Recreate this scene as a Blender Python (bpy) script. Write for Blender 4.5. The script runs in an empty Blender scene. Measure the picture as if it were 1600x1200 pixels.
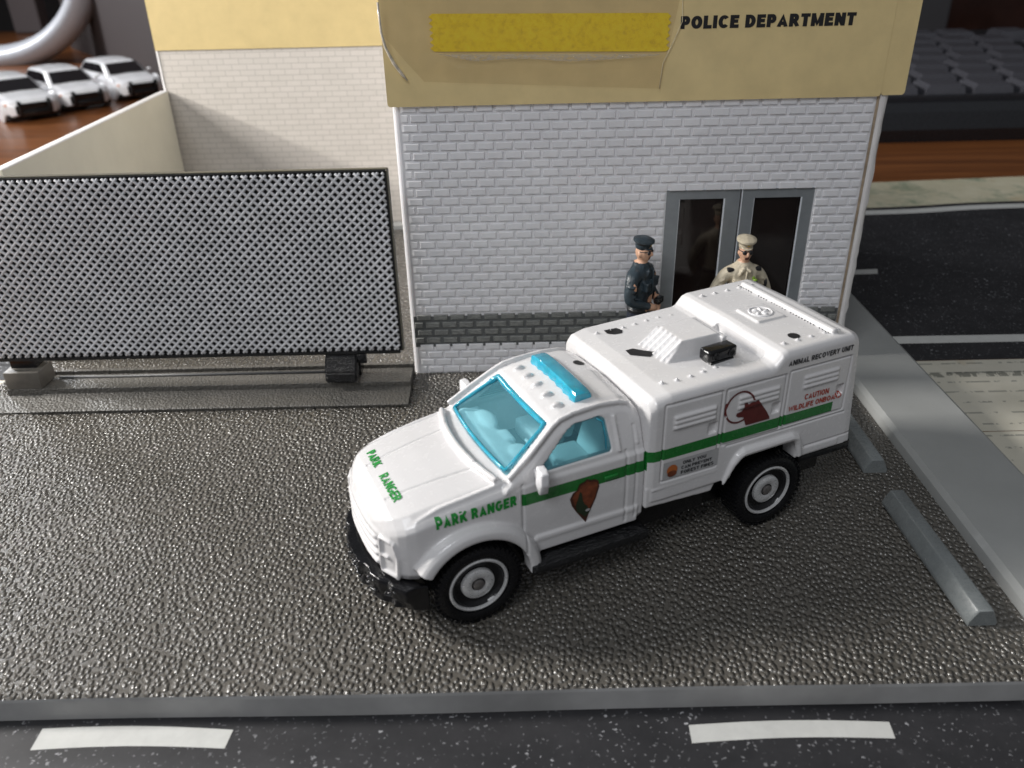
import bpy, bmesh, math, random
from math import sin, cos, pi, radians, sqrt, atan2
from mathutils import Vector, Matrix, Euler
from mathutils.bvhtree import BVHTree

random.seed(7)
S = bpy.context.scene
COL = S.collection

# ------------------------------------------------------------------ camera
cam_d = bpy.data.cameras.new('camera'); cam = bpy.data.objects.new('camera', cam_d)
COL.objects.link(cam); S.camera = cam
Rw = ((0.9997674, -0.02120916, -0.00391402),
      (-0.00677879, -0.48129997, 0.87652974),
      (-0.02047428, -0.87629933, -0.48133179))
cam.matrix_world = Matrix(((Rw[0][0], -Rw[0][1], -Rw[0][2], 0),
                           (Rw[1][0], -Rw[1][1], -Rw[1][2], 0),
                           (Rw[2][0], -Rw[2][1], -Rw[2][2], 8.0),
                           (0, 0, 0, 1)))
cam_d.lens = 29.09; cam_d.sensor_width = 36; cam_d.clip_start = .05; cam_d.clip_end = 500
cam_d.dof.use_dof = True; cam_d.dof.focus_distance = 13.2; cam_d.dof.aperture_fstop = .36
# ------------------------------------------------------------------ light
W = bpy.data.worlds.new('World'); S.world = W; W.use_nodes = True
bgn = W.node_tree.nodes['Background']; bgn.inputs[0].default_value = (.90, .94, 1.0, 1); bgn.inputs[1].default_value = 1.0

_n = W.node_tree.nodes; _l = W.node_tree.links      # soft room light, brighter from the upper left and front than from the right and behind
_tc = _n.new('ShaderNodeTexCoord'); _dp = _n.new('ShaderNodeVectorMath'); _dp.operation = 'DOT_PRODUCT'
_l.new(_tc.outputs['Generated'], _dp.inputs[0]); _dp.inputs[1].default_value = (-.35, -.62, .70)
_mr = _n.new('ShaderNodeMapRange'); _l.new(_dp.outputs['Value'], _mr.inputs['Value'])
_mr.inputs['From Min'].default_value = -.6; _mr.inputs['From Max'].default_value = 1.0
_mr.inputs['To Min'].default_value = .03; _mr.inputs['To Max'].default_value = .26
_l.new(_mr.outputs[0], bgn.inputs[1])

def area(name, loc, target, size, power, color, size_y=None):
    l = bpy.data.lights.new(name, 'AREA'); l.energy = power; l.color = color
    l.shape = 'RECTANGLE'; l.size = size; l.size_y = size_y or size
    o = bpy.data.objects.new(name, l); COL.objects.link(o); o.location = loc
    o.rotation_euler = (Vector(target) - Vector(loc)).to_track_quat('-Z', 'Y').to_euler()
    return o
area('window_light', (-34, 16.4, 20.8), (1, 13, 0), 8.0, 20500, (1.0, .97, .93), 8.0)
area('car_fill_light', (-62, 62, 26), (-16, 38, 0), 13, 24000, (.95, .97, 1.0), 13)  # fill lamp added out of view to brighten the toy cars at the back
area('high_window_light', (-19, -24, 46), (1, 13, 0), 22, 11300, (.93, .96, 1.0), 22)
sp = bpy.data.lights.new('low_sun_beam', 'SPOT'); sp.energy = 60000; sp.color = (1.0, .96, .90)
sp.spot_size = radians(13); sp.spot_blend = .5; sp.shadow_soft_size = 1.0
spo = bpy.data.objects.new('low_sun_beam', sp); COL.objects.link(spo)
spo.location = (-40.5, -22.3, 18.2)
spo.rotation_euler = (Vector((-7.2, 25, 4.4)) - spo.location).to_track_quat('-Z', 'Y').to_euler()
S.view_settings.view_transform = 'Standard'; S.view_settings.look = 'None'
S.view_settings.exposure = 0; S.view_settings.gamma = 1
try: S.view_settings.use_curve_mapping = False
except Exception: pass

# ------------------------------------------------------------------ helpers
def srgb(r, g, b):
    f = lambda c: (c/255/12.92) if c/255 <= .04045 else ((c/255+.055)/1.055)**2.4
    return (f(r), f(g), f(b), 1)

class NT:
    def __init__(s, name):
        s.m = bpy.data.materials.new(name); s.m.use_nodes = True
        s.t = s.m.node_tree; s.n = s.t.nodes; s.l = s.t.links
        s.b = s.n['Principled BSDF']; s.out = s.n['Material Output']
        s.tc = s.n.new('ShaderNodeTexCoord')
    def link(s, a, b): s.l.new(a, b)
    def noise(s, scale, detail=4, rough=.6, vec=None):
        n = s.n.new('ShaderNodeTexNoise'); n.inputs['Scale'].default_value = scale
        n.inputs['Detail'].default_value = detail; n.inputs['Roughness'].default_value = rough
        s.l.new(vec or s.tc.outputs['Object'], n.inputs['Vector']); return n.outputs['Fac']
    def voro(s, scale, feature='F1', rnd=1, vec=None, smooth=None):
        n = s.n.new('ShaderNodeTexVoronoi'); n.feature = feature; n.inputs['Scale'].default_value = scale
        n.inputs['Randomness'].default_value = rnd
        if smooth is not None and 'Smoothness' in n.inputs: n.inputs['Smoothness'].default_value = smooth
        s.l.new(vec or s.tc.outputs['Object'], n.inputs['Vector']); return n.outputs['Distance']
    def ramp(s, fac, stops):
        n = s.n.new('ShaderNodeValToRGB'); cr = n.color_ramp
        while len(cr.elements) < len(stops): cr.elements.new(.5)
        for e, (p, c) in zip(cr.elements, stops):
            e.position = p; e.color = c if len(c) == 4 else (*c, 1)
        s.l.new(fac, n.inputs[0]); return n.outputs[0]
    def mix(s, fac, a, b, mode='MIX'):
        n = s.n.new('ShaderNodeMix'); n.data_type = 'RGBA'; n.blend_type = mode
        for inp, v in ((n.inputs[0], fac), (n.inputs[6], a), (n.inputs[7], b)):
            if hasattr(v, 'is_output'): s.l.new(v, inp)
            else: inp.default_value = v
        return n.outputs[2]
    def math(s, op, a, b=0.0, clamp=False):
        n = s.n.new('ShaderNodeMath'); n.operation = op; n.use_clamp = clamp
        for inp, v in ((n.inputs[0], a), (n.inputs[1], b)):
            if hasattr(v, 'is_output'): s.l.new(v, inp)
            else: inp.default_value = v
        return n.outputs[0]
    def xyz(s):
        n = s.n.new('ShaderNodeSeparateXYZ'); s.l.new(s.tc.outputs['Object'], n.inputs[0]); return n.outputs
    def mapping(s, scale=(1,1,1), rot=(0,0,0), loc=(0,0,0)):
        n = s.n.new('ShaderNodeMapping'); n.inputs['Scale'].default_value = scale
        n.inputs['Rotation'].default_value = rot; n.inputs['Location'].default_value = loc
        s.l.new(s.tc.outputs['Object'], n.inputs[0]); return n.outputs[0]
    def bump(s, h, strength, dist, prev=None):
        n = s.n.new('ShaderNodeBump'); n.inputs['Strength'].default_value = strength
        n.inputs['Distance'].default_value = dist; s.l.new(h, n.inputs['Height'])
        if prev: s.l.new(prev, n.inputs['Normal'])
        return n.outputs[0]
    def set(s, **k):
        for kk, v in k.items():
            i = s.b.inputs[kk.replace('_', ' ')] if kk.replace('_', ' ') in s.b.inputs else s.b.inputs[kk]
            if hasattr(v, 'is_output'): s.l.new(v, i)
            else: i.default_value = v
        return s

def simple(name, col, rough=.45, metal=0, noise=.06, nscale=6, bump=0, bscale=40, spec=.5, coat=0, bdist=.01):
    t = NT(name)
    f = t.noise(nscale)
    lo = tuple(max(0, c*(1-noise)) for c in col[:3]) + (1,); hi = tuple(min(1, c*(1+noise)) for c in col[:3]) + (1,)
    t.set(**{'Base Color': t.ramp(f, [(.3, lo), (.7, hi)])})
    r = t.ramp(t.noise(nscale*3), [(.3, (max(.02, rough-.07),)*3), (.7, (rough+.07,)*3)])
    t.set(Roughness=r, Metallic=metal)
    t.b.inputs['Specular IOR Level'].default_value = spec
    t.b.inputs['Coat Weight'].default_value = coat; t.b.inputs['Coat Roughness'].default_value = .12
    if bump: t.set(Normal=t.bump(t.noise(bscale, 3), bump, bdist))
    return t.m

def obj(name, me, mats=None, parent=None):
    o = bpy.data.objects.new(name, me); COL.objects.link(o)
    if mats is not None:
        for m in (mats if isinstance(mats, (list, tuple)) else [mats]): me.materials.append(m)
    if parent: o.parent = parent
    return o
def bm_obj(name, bm, mats=None, parent=None, smooth=None):
    bmesh.ops.recalc_face_normals(bm, faces=bm.faces)
    me = bpy.data.meshes.new(name); bm.to_mesh(me); bm.free()
    if smooth is not None:
        for p in me.polygons: p.use_smooth = True
        if smooth < 180: me.set_sharp_from_angle(angle=radians(smooth))
    return obj(name, me, mats, parent)
def empty(name, loc=(0,0,0), rz=0, parent=None):
    o = bpy.data.objects.new(name, None); COL.objects.link(o); o.location = loc; o.rotation_euler = (0,0,rz)
    o.empty_display_size = .2
    if parent: o.parent = parent
    return o
def tag(o, label, cat=None, group=None, kind=None):
    if label: o['label'] = label
    if cat: o['category'] = cat
    if group: o['group'] = group
    if kind: o['kind'] = kind
    return o
def box(bm, x0, x1, y0, y1, z0, z1, bev=0, seg=2, M=None, mi=0):
    vs = [bm.verts.new((x, y, z)) for x in (x0, x1) for y in (y0, y1) for z in (z0, z1)]
    F = [(0,1,3,2),(4,6,7,5),(0,4,5,1),(2,3,7,6),(0,2,6,4),(1,5,7,3)]
    fs = [bm.faces.new([vs[i] for i in f]) for f in F]
    for f in fs: f.material_index = mi
    if bev:
        es = list({e for f in fs for e in f.edges})
        r = bmesh.ops.bevel(bm, geom=es, offset=bev, segments=seg, profile=.5, affect='EDGES')
        vs = list({v for f in r['faces'] for v in f.verts} | {v for v in vs if v.is_valid})
        for f in {f for v in vs for f in v.link_faces}: f.material_index = mi
    if M is not None: bmesh.ops.transform(bm, matrix=M, verts=[v for v in vs if v.is_valid])
    return vs
def prism(bm, pts, axis, a, b, mi=0, M=None):
    """closed polygon pts extruded along axis from a to b"""
    def P(p, t):
        return {'y': (p[0], t, p[1]), 'x': (t, p[0], p[1]), 'z': (p[0], p[1], t)}[axis]
    A = [bm.verts.new(P(p, a)) for p in pts]; B = [bm.verts.new(P(p, b)) for p in pts]
    fs = [bm.faces.new(A), bm.faces.new(B[::-1])]
    n = len(pts)
    for i in range(n): fs.append(bm.faces.new([A[i], B[i], B[(i+1)%n], A[(i+1)%n]]))
    for f in fs: f.material_index = mi
    if M is not None: bmesh.ops.transform(bm, matrix=M, verts=A+B)
    return A+B
def loft(bm, rings, cap=True):
    R = [[bm.verts.new(p) for p in r] for r in rings]
    n = len(R[0])
    for a, b in zip(R[:-1], R[1:]):
        for i in range(n): bm.faces.new([a[i], a[(i+1)%n], b[(i+1)%n], b[i]])
    if cap: bm.faces.new(R[0][::-1]); bm.faces.new(R[-1])
    return R
def tube(bm, pts, r, seg=8, closed=False):
    pts = [Vector(p) for p in pts]; n = len(pts); rings = []
    rr = r if isinstance(r, (list, tuple)) else [r]*n
    up = None
    for i, p in enumerate(pts):
        t = (pts[min(i+1, n-1)] - pts[max(i-1, 0)]).normalized()
        if up is None:
            up = Vector((0,0,1)) if abs(t.z) < .9 else Vector((1,0,0))
        u = (up - t*up.dot(t)).normalized(); v = t.cross(u); up = u
        rings.append([p + (u*cos(2*pi*k/seg) + v*sin(2*pi*k/seg))*rr[i] for k in range(seg)])
    loft(bm, rings)
def lathe(bm, prof, seg=32, M=None, close=True):
    """prof: list of (r, h) revolved about local z"""
    rings = []
    for r, h in prof:
        rings.append([bm.verts.new((r*cos(2*pi*k/seg), r*sin(2*pi*k/seg), h)) for k in range(seg)])
    for a, b in zip(rings[:-1], rings[1:]):
        for i in range(seg): bm.faces.new([a[i], a[(i+1)%seg], b[(i+1)%seg], b[i]])
    if close:
        for r_, rev in ((rings[0], True), (rings[-1], False)):
            bm.faces.new(r_[::-1] if rev else r_)
    vs = [v for r_ in rings for v in r_]
    if M is not None: bmesh.ops.transform(bm, matrix=M, verts=vs)
    return vs
def sphere(bm, c, r, sc=(1,1,1), seg=16, M=None):
    q = Matrix.Translation(c) @ Matrix.Diagonal((sc[0]*r, sc[1]*r, sc[2]*r, 1))
    if M is not None: q = M @ q
    bmesh.ops.create_uvsphere(bm, u_segments=seg, v_segments=seg//2+2, radius=1, matrix=q)

def evaluated(o):
    dg = bpy.context.evaluated_depsgraph_get(); dg.update()
    return bpy.data.meshes.new_from_object(o.evaluated_get(dg))
def temp(bm):
    bmesh.ops.recalc_face_normals(bm, faces=bm.faces)
    me = bpy.data.meshes.new('temp'); bm.to_mesh(me); bm.free()
    o = bpy.data.objects.new('temp', me); COL.objects.link(o); return o
def boolean(base, cutters, op='DIFFERENCE'):
    """base, cutters: bmesh; returns mesh"""
    o = temp(base); cs = [temp(c) for c in cutters]
    for c in cs:
        m = o.modifiers.new('b', 'BOOLEAN'); m.operation = op; m.object = c; m.solver = 'EXACT'
    me = evaluated(o)
    for c in cs + [o]: bpy.data.objects.remove(c)
    return me
def remesh(me, voxel, it=3, fac=.5, cuts=None, dec=None):
    o = bpy.data.objects.new('temp', me); COL.objects.link(o)
    m = o.modifiers.new('r', 'REMESH'); m.mode = 'VOXEL'; m.voxel_size = voxel
    if it:
        s = o.modifiers.new('s', 'SMOOTH'); s.iterations = it; s.factor = fac
    r = evaluated(o); bpy.data.objects.remove(o)
    for p in r.polygons: p.use_smooth = True
    return r
def bvh_of(me):
    return BVHTree.FromPolygons([v.co.copy() for v in me.vertices], [tuple(p.vertices) for p in me.polygons])

def _arc(cx, cy, rx, ry, a0, a1, n=8): return [(cx+rx*cos(radians(a0+(a1-a0)*k/n)), cy+ry*sin(radians(a0+(a1-a0)*k/n))) for k in range(n+1)]
def glyph(ch, w):
    a = w/2; V_ = [(a, 0), (a, 1)]
    O_ = _arc(.36, .5, .36-a, .5-a, 0, 360, 24)
    bowl = lambda y0, y1, x: [(a, y1)] + _arc(x, (y0+y1)/2, .60-a-x, (y1-y0)/2, 90, -90, 8) + [(a, y0)]
    m = .53
    G = {'I': (.0+w, [V_]), 'L': (.54, [V_, [(a, a), (.54, a)]]), 'T': (.60, [[(.30, 0), (.30, 1)], [(0, 1-a), (.60, 1-a)]]),
     'E': (.57, [V_, [(a, a), (.57, a)], [(a, 1-a), (.56, 1-a)], [(a, m-.01), (.52, m-.01)]]), 'F': (.54, [V_, [(a, 1-a), (.54, 1-a)], [(a, m-.03), (.49, m-.03)]]),
     'P': (.60, [V_, bowl(.44, 1-a, .34)]), 'R': (.66, [V_, bowl(.48, 1-a, .34), [(.32, .46), (.58-a*.2, 0)]]),
     'B': (.62, [V_, bowl(.52, 1-a, .32), bowl(a, .52, .35)]), 'D': (.66, [V_, [(a, 1-a)] + _arc(.26, .5, .66-a-.26, .5-a, 90, -90, 12) + [(a, a)]]),
     'O': (.72, [O_]), 'C': (.68, [_arc(.36, .5, .36-a, .5-a, 42, 318, 20)]),
     'G': (.72, [_arc(.36, .5, .36-a, .5-a, 45, 335, 20) + [(.72-a, .46), (.40, .46)]]),
     'U': (.66, [[(a, 1)] + _arc(.33, .36, .33-a, .36-a, 180, 360, 10) + [(.66-a, 1)]]),
     'A': (.70, [[(a*.9, 0), (.35, 1-a*.75), (.70-a*.9, 0)], [(.18, .27), (.52, .27)]]), 'V': (.68, [[(a*.9, 1), (.34, a*.75), (.68-a*.9, 1)]]),
     'W': (.98, [[(a*.9, 1), (.27, a*.8), (.49, .9), (.71, a*.8), (.98-a*.9, 1)]]), 'M': (.80, [V_, [(.80-a, 0), (.80-a, 1)], [(a*.9, .93), (.40, .12), (.80-a*.9, .93)]]),
     'N': (.68, [V_, [(.68-a, 0), (.68-a, 1)], [(a, .94), (.68-a, .06)]]), 'K': (.68, [V_, [(a, .34), (.58, 1)], [(.27, .58), (.60, 0)]]),
     'Y': (.66, [[(.33, 0), (.33, .44)], [(a*.9, 1), (.33, .42), (.66-a*.9, 1)]]),
     'S': (.62, [_arc(.31, .735, .31-a, .265-a*.55, 20, 225, 12)[:-1] + [(.31, .5)] + _arc(.31, .265, .31-a, .265-a*.55, 45, -160, 12)])}
    return G[ch]
def text_bm(txt, height, width=None, bold=.0, grid=0, shear=0, spacing=1.0):
    w = .15 + bold*2.2; gap = .085*spacing; x0 = 0; bm = bmesh.new()
    for ch in txt:
        if ch == ' ': x0 += .34; continue
        W_, strokes = glyph(ch, w)
        for pts in strokes:
            closed = (Vector(pts[0])-Vector(pts[-1])).length < 1e-4
            P = [Vector(p_) for p_ in pts]
            if closed: P = P[:-1]
            n = len(P); Lf = []; Rt = []
            for i in range(n):
                if closed: t0 = (P[i]-P[i-1]).normalized(); t1 = (P[(i+1)%n]-P[i]).normalized()
                else:
                    t0 = (P[i]-P[i-1]).normalized() if i else (P[1]-P[0]).normalized()
                    t1 = (P[i+1]-P[i]).normalized() if i < n-1 else t0
                n0 = Vector((-t0.y, t0.x)); n1 = Vector((-t1.y, t1.x)); mm = (n0+n1)
                mm = mm.normalized() if mm.length > 1e-5 else n0
                k = min(1/max(.2, mm.dot(n0)), 2.2)*w/2
                Lf.append(P[i]+mm*k); Rt.append(P[i]-mm*k)
            L1 = [bm.verts.new((x0+q.x + shear*q.y, q.y, 0)) for q in Lf]; R1 = [bm.verts.new((x0+q.x + shear*q.y, q.y, 0)) for q in Rt]
            for i in range(n if closed else n-1): bm.faces.new([L1[i], R1[i], R1[(i+1)%n], L1[(i+1)%n]])
        x0 += W_ + gap
    tot = x0 - gap; sx = (width/tot) if width else height
    for v in bm.verts: v.co = Vector((v.co.x*sx, min(1, max(0, v.co.y))*height, 0))
    if grid:
        x = grid
        while x < tot*sx:
            bmesh.ops.bisect_plane(bm, geom=bm.verts[:]+bm.edges[:]+bm.faces[:], plane_co=(x,0,0), plane_no=(1,0,0)); x += grid
        y = grid
        while y < height:
            bmesh.ops.bisect_plane(bm, geom=bm.verts[:]+bm.edges[:]+bm.faces[:], plane_co=(0,y,0), plane_no=(0,1,0)); y += grid
    bmesh.ops.recalc_face_normals(bm, faces=bm.faces)
    return bm
def islands(bm):
    seen = {}; k = 0
    for v in bm.verts:
        if v in seen: continue
        st = [v]; seen[v] = k
        while st:
            q = st.pop()
            for e in q.link_edges:
                o_ = e.other_vert(q)
                if o_ not in seen: seen[o_] = k; st.append(o_)
        k += 1
    return seen
def old_text_bm(txt, height, width=None, bold=.0, grid=0, shear=0, spacing=1.0):
    c = bpy.data.curves.new('txt', 'FONT'); c.body = txt; c.size = 1; c.offset = bold; c.shear = shear
    c.fill_mode = 'BOTH'; c.align_x = 'LEFT'; c.resolution_u = 4; c.space_character = spacing; c.extrude = 0
    o = bpy.data.objects.new('txt', c); COL.objects.link(o)
    me = evaluated(o); bpy.data.objects.remove(o)
    xs = [v.co.x for v in me.vertices]; ys = [v.co.y for v in me.vertices]
    x0, x1, y0 = min(xs), max(xs), min(ys)
    n = txt.count('\n') + 1
    y1 = max(ys)
    sx = (width/(x1-x0)) if width else None; sy = height/(y1-y0)
    if sx is None: sx = sy
    bm = bmesh.new(); bm.from_mesh(me)
    for v in bm.verts: v.co = Vector(((v.co.x-x0)*sx, (v.co.y-y0)*sy, 0))
    bmesh.ops.remove_doubles(bm, verts=bm.verts, dist=1e-5)
    if grid:
        w = (x1-x0)*sx; x = grid
        while x < w:
            bmesh.ops.bisect_plane(bm, geom=bm.verts[:]+bm.edges[:]+bm.faces[:], plane_co=(x,0,0), plane_no=(1,0,0)); x += grid
        y = grid
        while y < height:
            bmesh.ops.bisect_plane(bm, geom=bm.verts[:]+bm.edges[:]+bm.faces[:], plane_co=(0,y,0), plane_no=(0,1,0)); y += grid
    return bm
def place(bm, origin, u, v):
    u = Vector(u); v = Vector(v); o = Vector(origin)
    for w in bm.verts: w.co = o + u*w.co.x + v*w.co.y
    return bm
def project(bm, bvh, d, off=.006, back=3):
    d = Vector(d).normalized(); isl = islands(bm)
    for w in bm.verts:
        h, n, i, dist = bvh.ray_cast(w.co - d*back, d)
        w.co = (h if h is not None else w.co) - d*(off + .0011*(isl[w] % 5))
    return bm
def poly_bm(pts, grid=0):
    bm = bmesh.new(); vs = [bm.verts.new((p[0], p[1], 0)) for p in pts]; f = bm.faces.new(vs)
    bmesh.ops.triangulate(bm, faces=[f])
    if grid:
        xs = [p[0] for p in pts]; ys = [p[1] for p in pts]
        x = min(xs)+grid
        while x < max(xs):
            bmesh.ops.bisect_plane(bm, geom=bm.verts[:]+bm.edges[:]+bm.faces[:], plane_co=(x,0,0), plane_no=(1,0,0)); x += grid
        y = min(ys)+grid
        while y < max(ys):
            bmesh.ops.bisect_plane(bm, geom=bm.verts[:]+bm.edges[:]+bm.faces[:], plane_co=(0,y,0), plane_no=(0,1,0)); y += grid
    return bm

# ------------------------------------------------------------------ materials
def m_floor():
    t = NT('pebbled_plastic')
    wob = t.n.new('ShaderNodeVectorMath'); wob.operation = 'MULTIPLY_ADD'
    nz = t.n.new('ShaderNodeTexNoise'); nz.inputs['Scale'].default_value = 9; t.link(t.tc.outputs['Object'], nz.inputs['Vector'])
    t.link(nz.outputs['Color'], wob.inputs[0]); wob.inputs[1].default_value = (.035,.035,.035); t.link(t.tc.outputs['Object'], wob.inputs[2])
    mp = t.n.new('ShaderNodeMapping'); mp.inputs['Scale'].default_value = (1.12, .88, 1); mp.inputs['Rotation'].default_value = (0, 0, .35); t.link(wob.outputs[0], mp.inputs[0])
    vn = t.n.new('ShaderNodeTexVoronoi'); vn.voronoi_dimensions = '2D'; vn.feature = 'F1'; vn.inputs['Scale'].default_value = 12.0; vn.inputs['Randomness'].default_value = .85; t.link(mp.outputs[0], vn.inputs['Vector'])
    dd = t.math('MULTIPLY', vn.outputs['Distance'], 1.75)
    h = t.math('SUBTRACT', 1.0, t.math('MULTIPLY', dd, dd), True)
    h2 = t.math('ADD', h, t.math('MULTIPLY', t.noise(30, 2), .22))
    t.set(Normal=t.bump(h2, 1.0, .036))
    base = t.ramp(t.noise(.5, 5), [(.3, (.092, .084, .072, 1)), (.7, (.124, .113, .098, 1))])
    speck = t.ramp(t.noise(30, 2), [(.66, (0,0,0,1)), (.74, (1,1,1,1))])
    dust = t.math('MULTIPLY', t.ramp(t.voro(2.6), [(.030, (1,1,1,1)), (.045, (0,0,0,1))]), t.ramp(t.noise(.7, 3), [(.5, (0,0,0,1)), (.6, (.8,.8,.8,1))]))
    t.set(**{'Base Color': t.mix(dust, t.mix(speck, base, (.20, .19, .175, 1)), (.5,.49,.46,1))})
    t.set(Roughness=t.ramp(t.noise(2.2, 4), [(.3, (.22,)*3), (.7, (.32,)*3)]))
    t.b.inputs['Specular IOR Level'].default_value = .8
    return t.m
M_floor = m_floor()
def m_sidewalk():
    t = NT('grey_plastic')
    t.set(**{'Base Color': t.ramp(t.noise(.6, 6), [(.3, (.31,.315,.305,1)), (.7, (.36,.365,.355,1))])})
    t.set(Roughness=t.ramp(t.noise(3, 5), [(.3, (.30,)*3), (.7, (.42,)*3)]))
    sp = t.ramp(t.voro(6), [(.0, (1,1,1,1)), (.05, (0,0,0,1))])
    t.set(Normal=t.bump(t.math('ADD', t.noise(14, 4), sp), .12, .02))
    return t.m
M_walk = m_sidewalk()
M_base_edge = simple('base_edge_grey', (.31,.305,.30,1), .38, noise=.2, nscale=.8, bump=.15, bscale=8)
def m_facade():
    t = NT('white_plastic_brick')
    t.set(**{'Base Color': t.ramp(t.noise(1.2, 6, .7), [(.3, (.755,.745,.765,1)), (.7, (.84,.83,.845,1))])})
    t.set(Roughness=.32)
    t.b.inputs['Subsurface Weight'].default_value = .12
    t.b.inputs['Subsurface Radius'].default_value = (.25,.2,.18)
    t.b.inputs['Subsurface Scale'].default_value = .4
    t.set(Normal=t.bump(t.noise(22, 3), .10, .01))
    return t.m
M_brick = m_facade()
def m_dark():
    t = NT('painted_grey_brick')
    sc = t.noise(30, 5, .75, t.mapping((.35, 1, 1.4), (0, .5, 0)))
    t.set(**{'Base Color': t.ramp(sc, [(.42, (.16,.165,.16,1)), (.6, (.25,.255,.24,1)), (.72, (.36,.37,.34,1))])})
    t.set(Roughness=.5, Normal=t.bump(sc, .3, .01))
    return t.m
M_dbrick = m_dark()
M_dmortar = simple('painted_dark_mortar', (.11,.115,.115,1), .6, noise=.2, nscale=12)
def m_printed():
    t = NT('printed_brick_paper')
    x, y, z = t.xyz()
    c = t.n.new('ShaderNodeCombineXYZ'); t.link(x, c.inputs[0]); t.link(z, c.inputs[1])
    b = t.n.new('ShaderNodeTexBrick'); t.link(c.outputs[0], b.inputs['Vector'])
    b.inputs['Scale'].default_value = 1; b.inputs['Brick Width'].default_value = .425; b.inputs['Row Height'].default_value = .155
    b.inputs['Mortar Size'].default_value = .011; b.inputs['Mortar Smooth'].default_value = .4; b.inputs['Bias'].default_value = 0
    b.inputs['Color1'].default_value = (.48,.445,.405,1); b.inputs['Color2'].default_value = (.52,.48,.44,1)
    b.inputs['Mortar'].default_value = (.31,.285,.26,1)
    t.set(**{'Base Color': t.mix(.25, b.outputs['Color'], t.ramp(t.noise(3, 5), [(.3, (.43,.40,.36,1)), (.7, (.53,.50,.455,1))]))})
    t.set(Roughness=.55)
    return t.m
M_print = m_printed()
M_cream = simple('cream_paint', (.54,.42,.195,1), .5, noise=.06, nscale=2, bump=.1, bscale=30)
M_band = simple('sign_card_tan', (.74,.585,.295,1), .42, noise=.07, nscale=1.6, bump=.12, bscale=35)
M_ink = simple('black_ink', (.012,.012,.014,1), .5)
M_ivory = simple('ivory_plastic', (.63,.60,.49,1), .5, noise=.04, nscale=1.0)
M_wallwhite = simple('white_plastic_wall', (.72,.70,.69,1), .35, noise=.04)
M_doorframe = simple('silver_grey_paint', (.26,.28,.295,1), .35, metal=.25, noise=.08, nscale=4)
M_doorglass = simple('dark_door_glass', (.012,.008,.007,1), .08, noise=.3, nscale=1.5, spec=.5)
M_silver = simple('bright_edge_paint', (.75,.78,.82,1), .3)
M_stain = simple('brownish_glue_line', (.36,.28,.20,1), .5, noise=.35, nscale=5)

def m_white():
    t = NT('white_toy_paint')
    x, y, z = t.xyz()
    def band(v, a, b):
        return t.math('MULTIPLY', t.math('GREATER_THAN', v, a), t.math('LESS_THAN', v, b))
    ay = t.math('ABSOLUTE', y)
    cab = t.math('MULTIPLY', band(z, 1.60, 1.775), band(x, -2.60, -.76))
    bx = t.math('MULTIPLY', band(z, 1.735, 1.90), band(x, -5.72, -2.55))
    st = t.math('MULTIPLY', t.math('MAXIMUM', cab, bx), t.math('GREATER_THAN', ay, 1.0))
    white = t.ramp(t.noise(1.5, 4), [(.3, (.675,.66,.66,1)), (.7, (.72,.707,.705,1))])
    green = t.ramp(t.noise(14, 3), [(.3, (.007,.145,.02,1)), (.7, (.012,.19,.03,1))])
    t.set(**{'Base Color': t.mix(st, white, green)})
    t.set(Roughness=t.ramp(t.noise(9, 4), [(.3, (.20,)*3), (.7, (.30,)*3)]))
    t.b.inputs['Coat Weight'].default_value = .35; t.b.inputs['Coat Roughness'].default_value = .1
    t.set(Normal=t.bump(t.noise(13, 3), .06, .02))
    return t.m
M_white = m_white()
M_whiteplain = simple('white_toy_plastic', (.80,.79,.80,1), .28, noise=.03, coat=.3)
def m_boxroof():
    return M_white
M_black = simple('gloss_black_plastic', (.006,.006,.007,1), .15, noise=.3, bump=.35, bscale=14, bdist=.02)
M_blacktex = simple('black_rough_plastic', (.010,.010,.011,1), .16, noise=.3, bump=1.0, bscale=24, bdist=.05)
M_tyre = simple('tyre_black', (.007,.007,.008,1), .30, noise=.2, bump=.3, bscale=30, spec=.3)
M_chrome = simple('wheel_silver_print', (.74,.74,.74,1), .3, metal=.45, noise=.15, nscale=8)
M_hub = simple('axle_steel', (.30,.28,.27,1), .4, metal=.8, noise=.25, nscale=20)
M_green = simple('green_print', (.010,.27,.035,1), .45, noise=.1, nscale=25)
M_darkink = simple('dark_grey_print', (.03,.03,.035,1), .5)
M_maroon = simple('maroon_print', (.11,.016,.014,1), .5, noise=.15, nscale=15)
M_redink = simple('red_print', (.42,.045,.02,1), .5)
M_brown = simple('brown_print', (.17,.045,.018,1), .5, noise=.5, nscale=9)
M_brown2 = simple('dark_brown_print', (.065,.02,.011,1), .5, noise=.4, nscale=9)
M_olive = simple('dark_green_print', (.02,.035,.016,1), .5)
M_orange = simple('orange_print', (.45,.13,.03,1), .5)
M_panelgrey = simple('greyish_white_print', (.42,.42,.42,1), .5)
def m_glass():
    t = NT('blue_tinted_plastic')
    tr = t.n.new('ShaderNodeBsdfTransparent'); tr.inputs[0].default_value = (.72, .94, .98, 1)
    gl = t.n.new('ShaderNodeBsdfGlossy'); gl.inputs['Roughness'].default_value = .08
    df = t.n.new('ShaderNodeBsdfDiffuse'); df.inputs[0].default_value = (.24,.68,.82,1)
    fr = t.n.new('ShaderNodeFresnel'); fr.inputs[0].default_value = 1.5
    m1 = t.n.new('ShaderNodeMixShader'); m1.inputs[0].default_value = .20
    t.link(tr.outputs[0], m1.inputs[1]); t.link(df.outputs[0], m1.inputs[2])
    m2 = t.n.new('ShaderNodeMixShader'); t.link(fr.outputs[0], m2.inputs[0]); t.link(m1.outputs[0], m2.inputs[1]); t.link(gl.outputs[0], m2.inputs[2])
    t.link(m2.outputs[0], t.out.inputs[0]); return t.m
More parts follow.
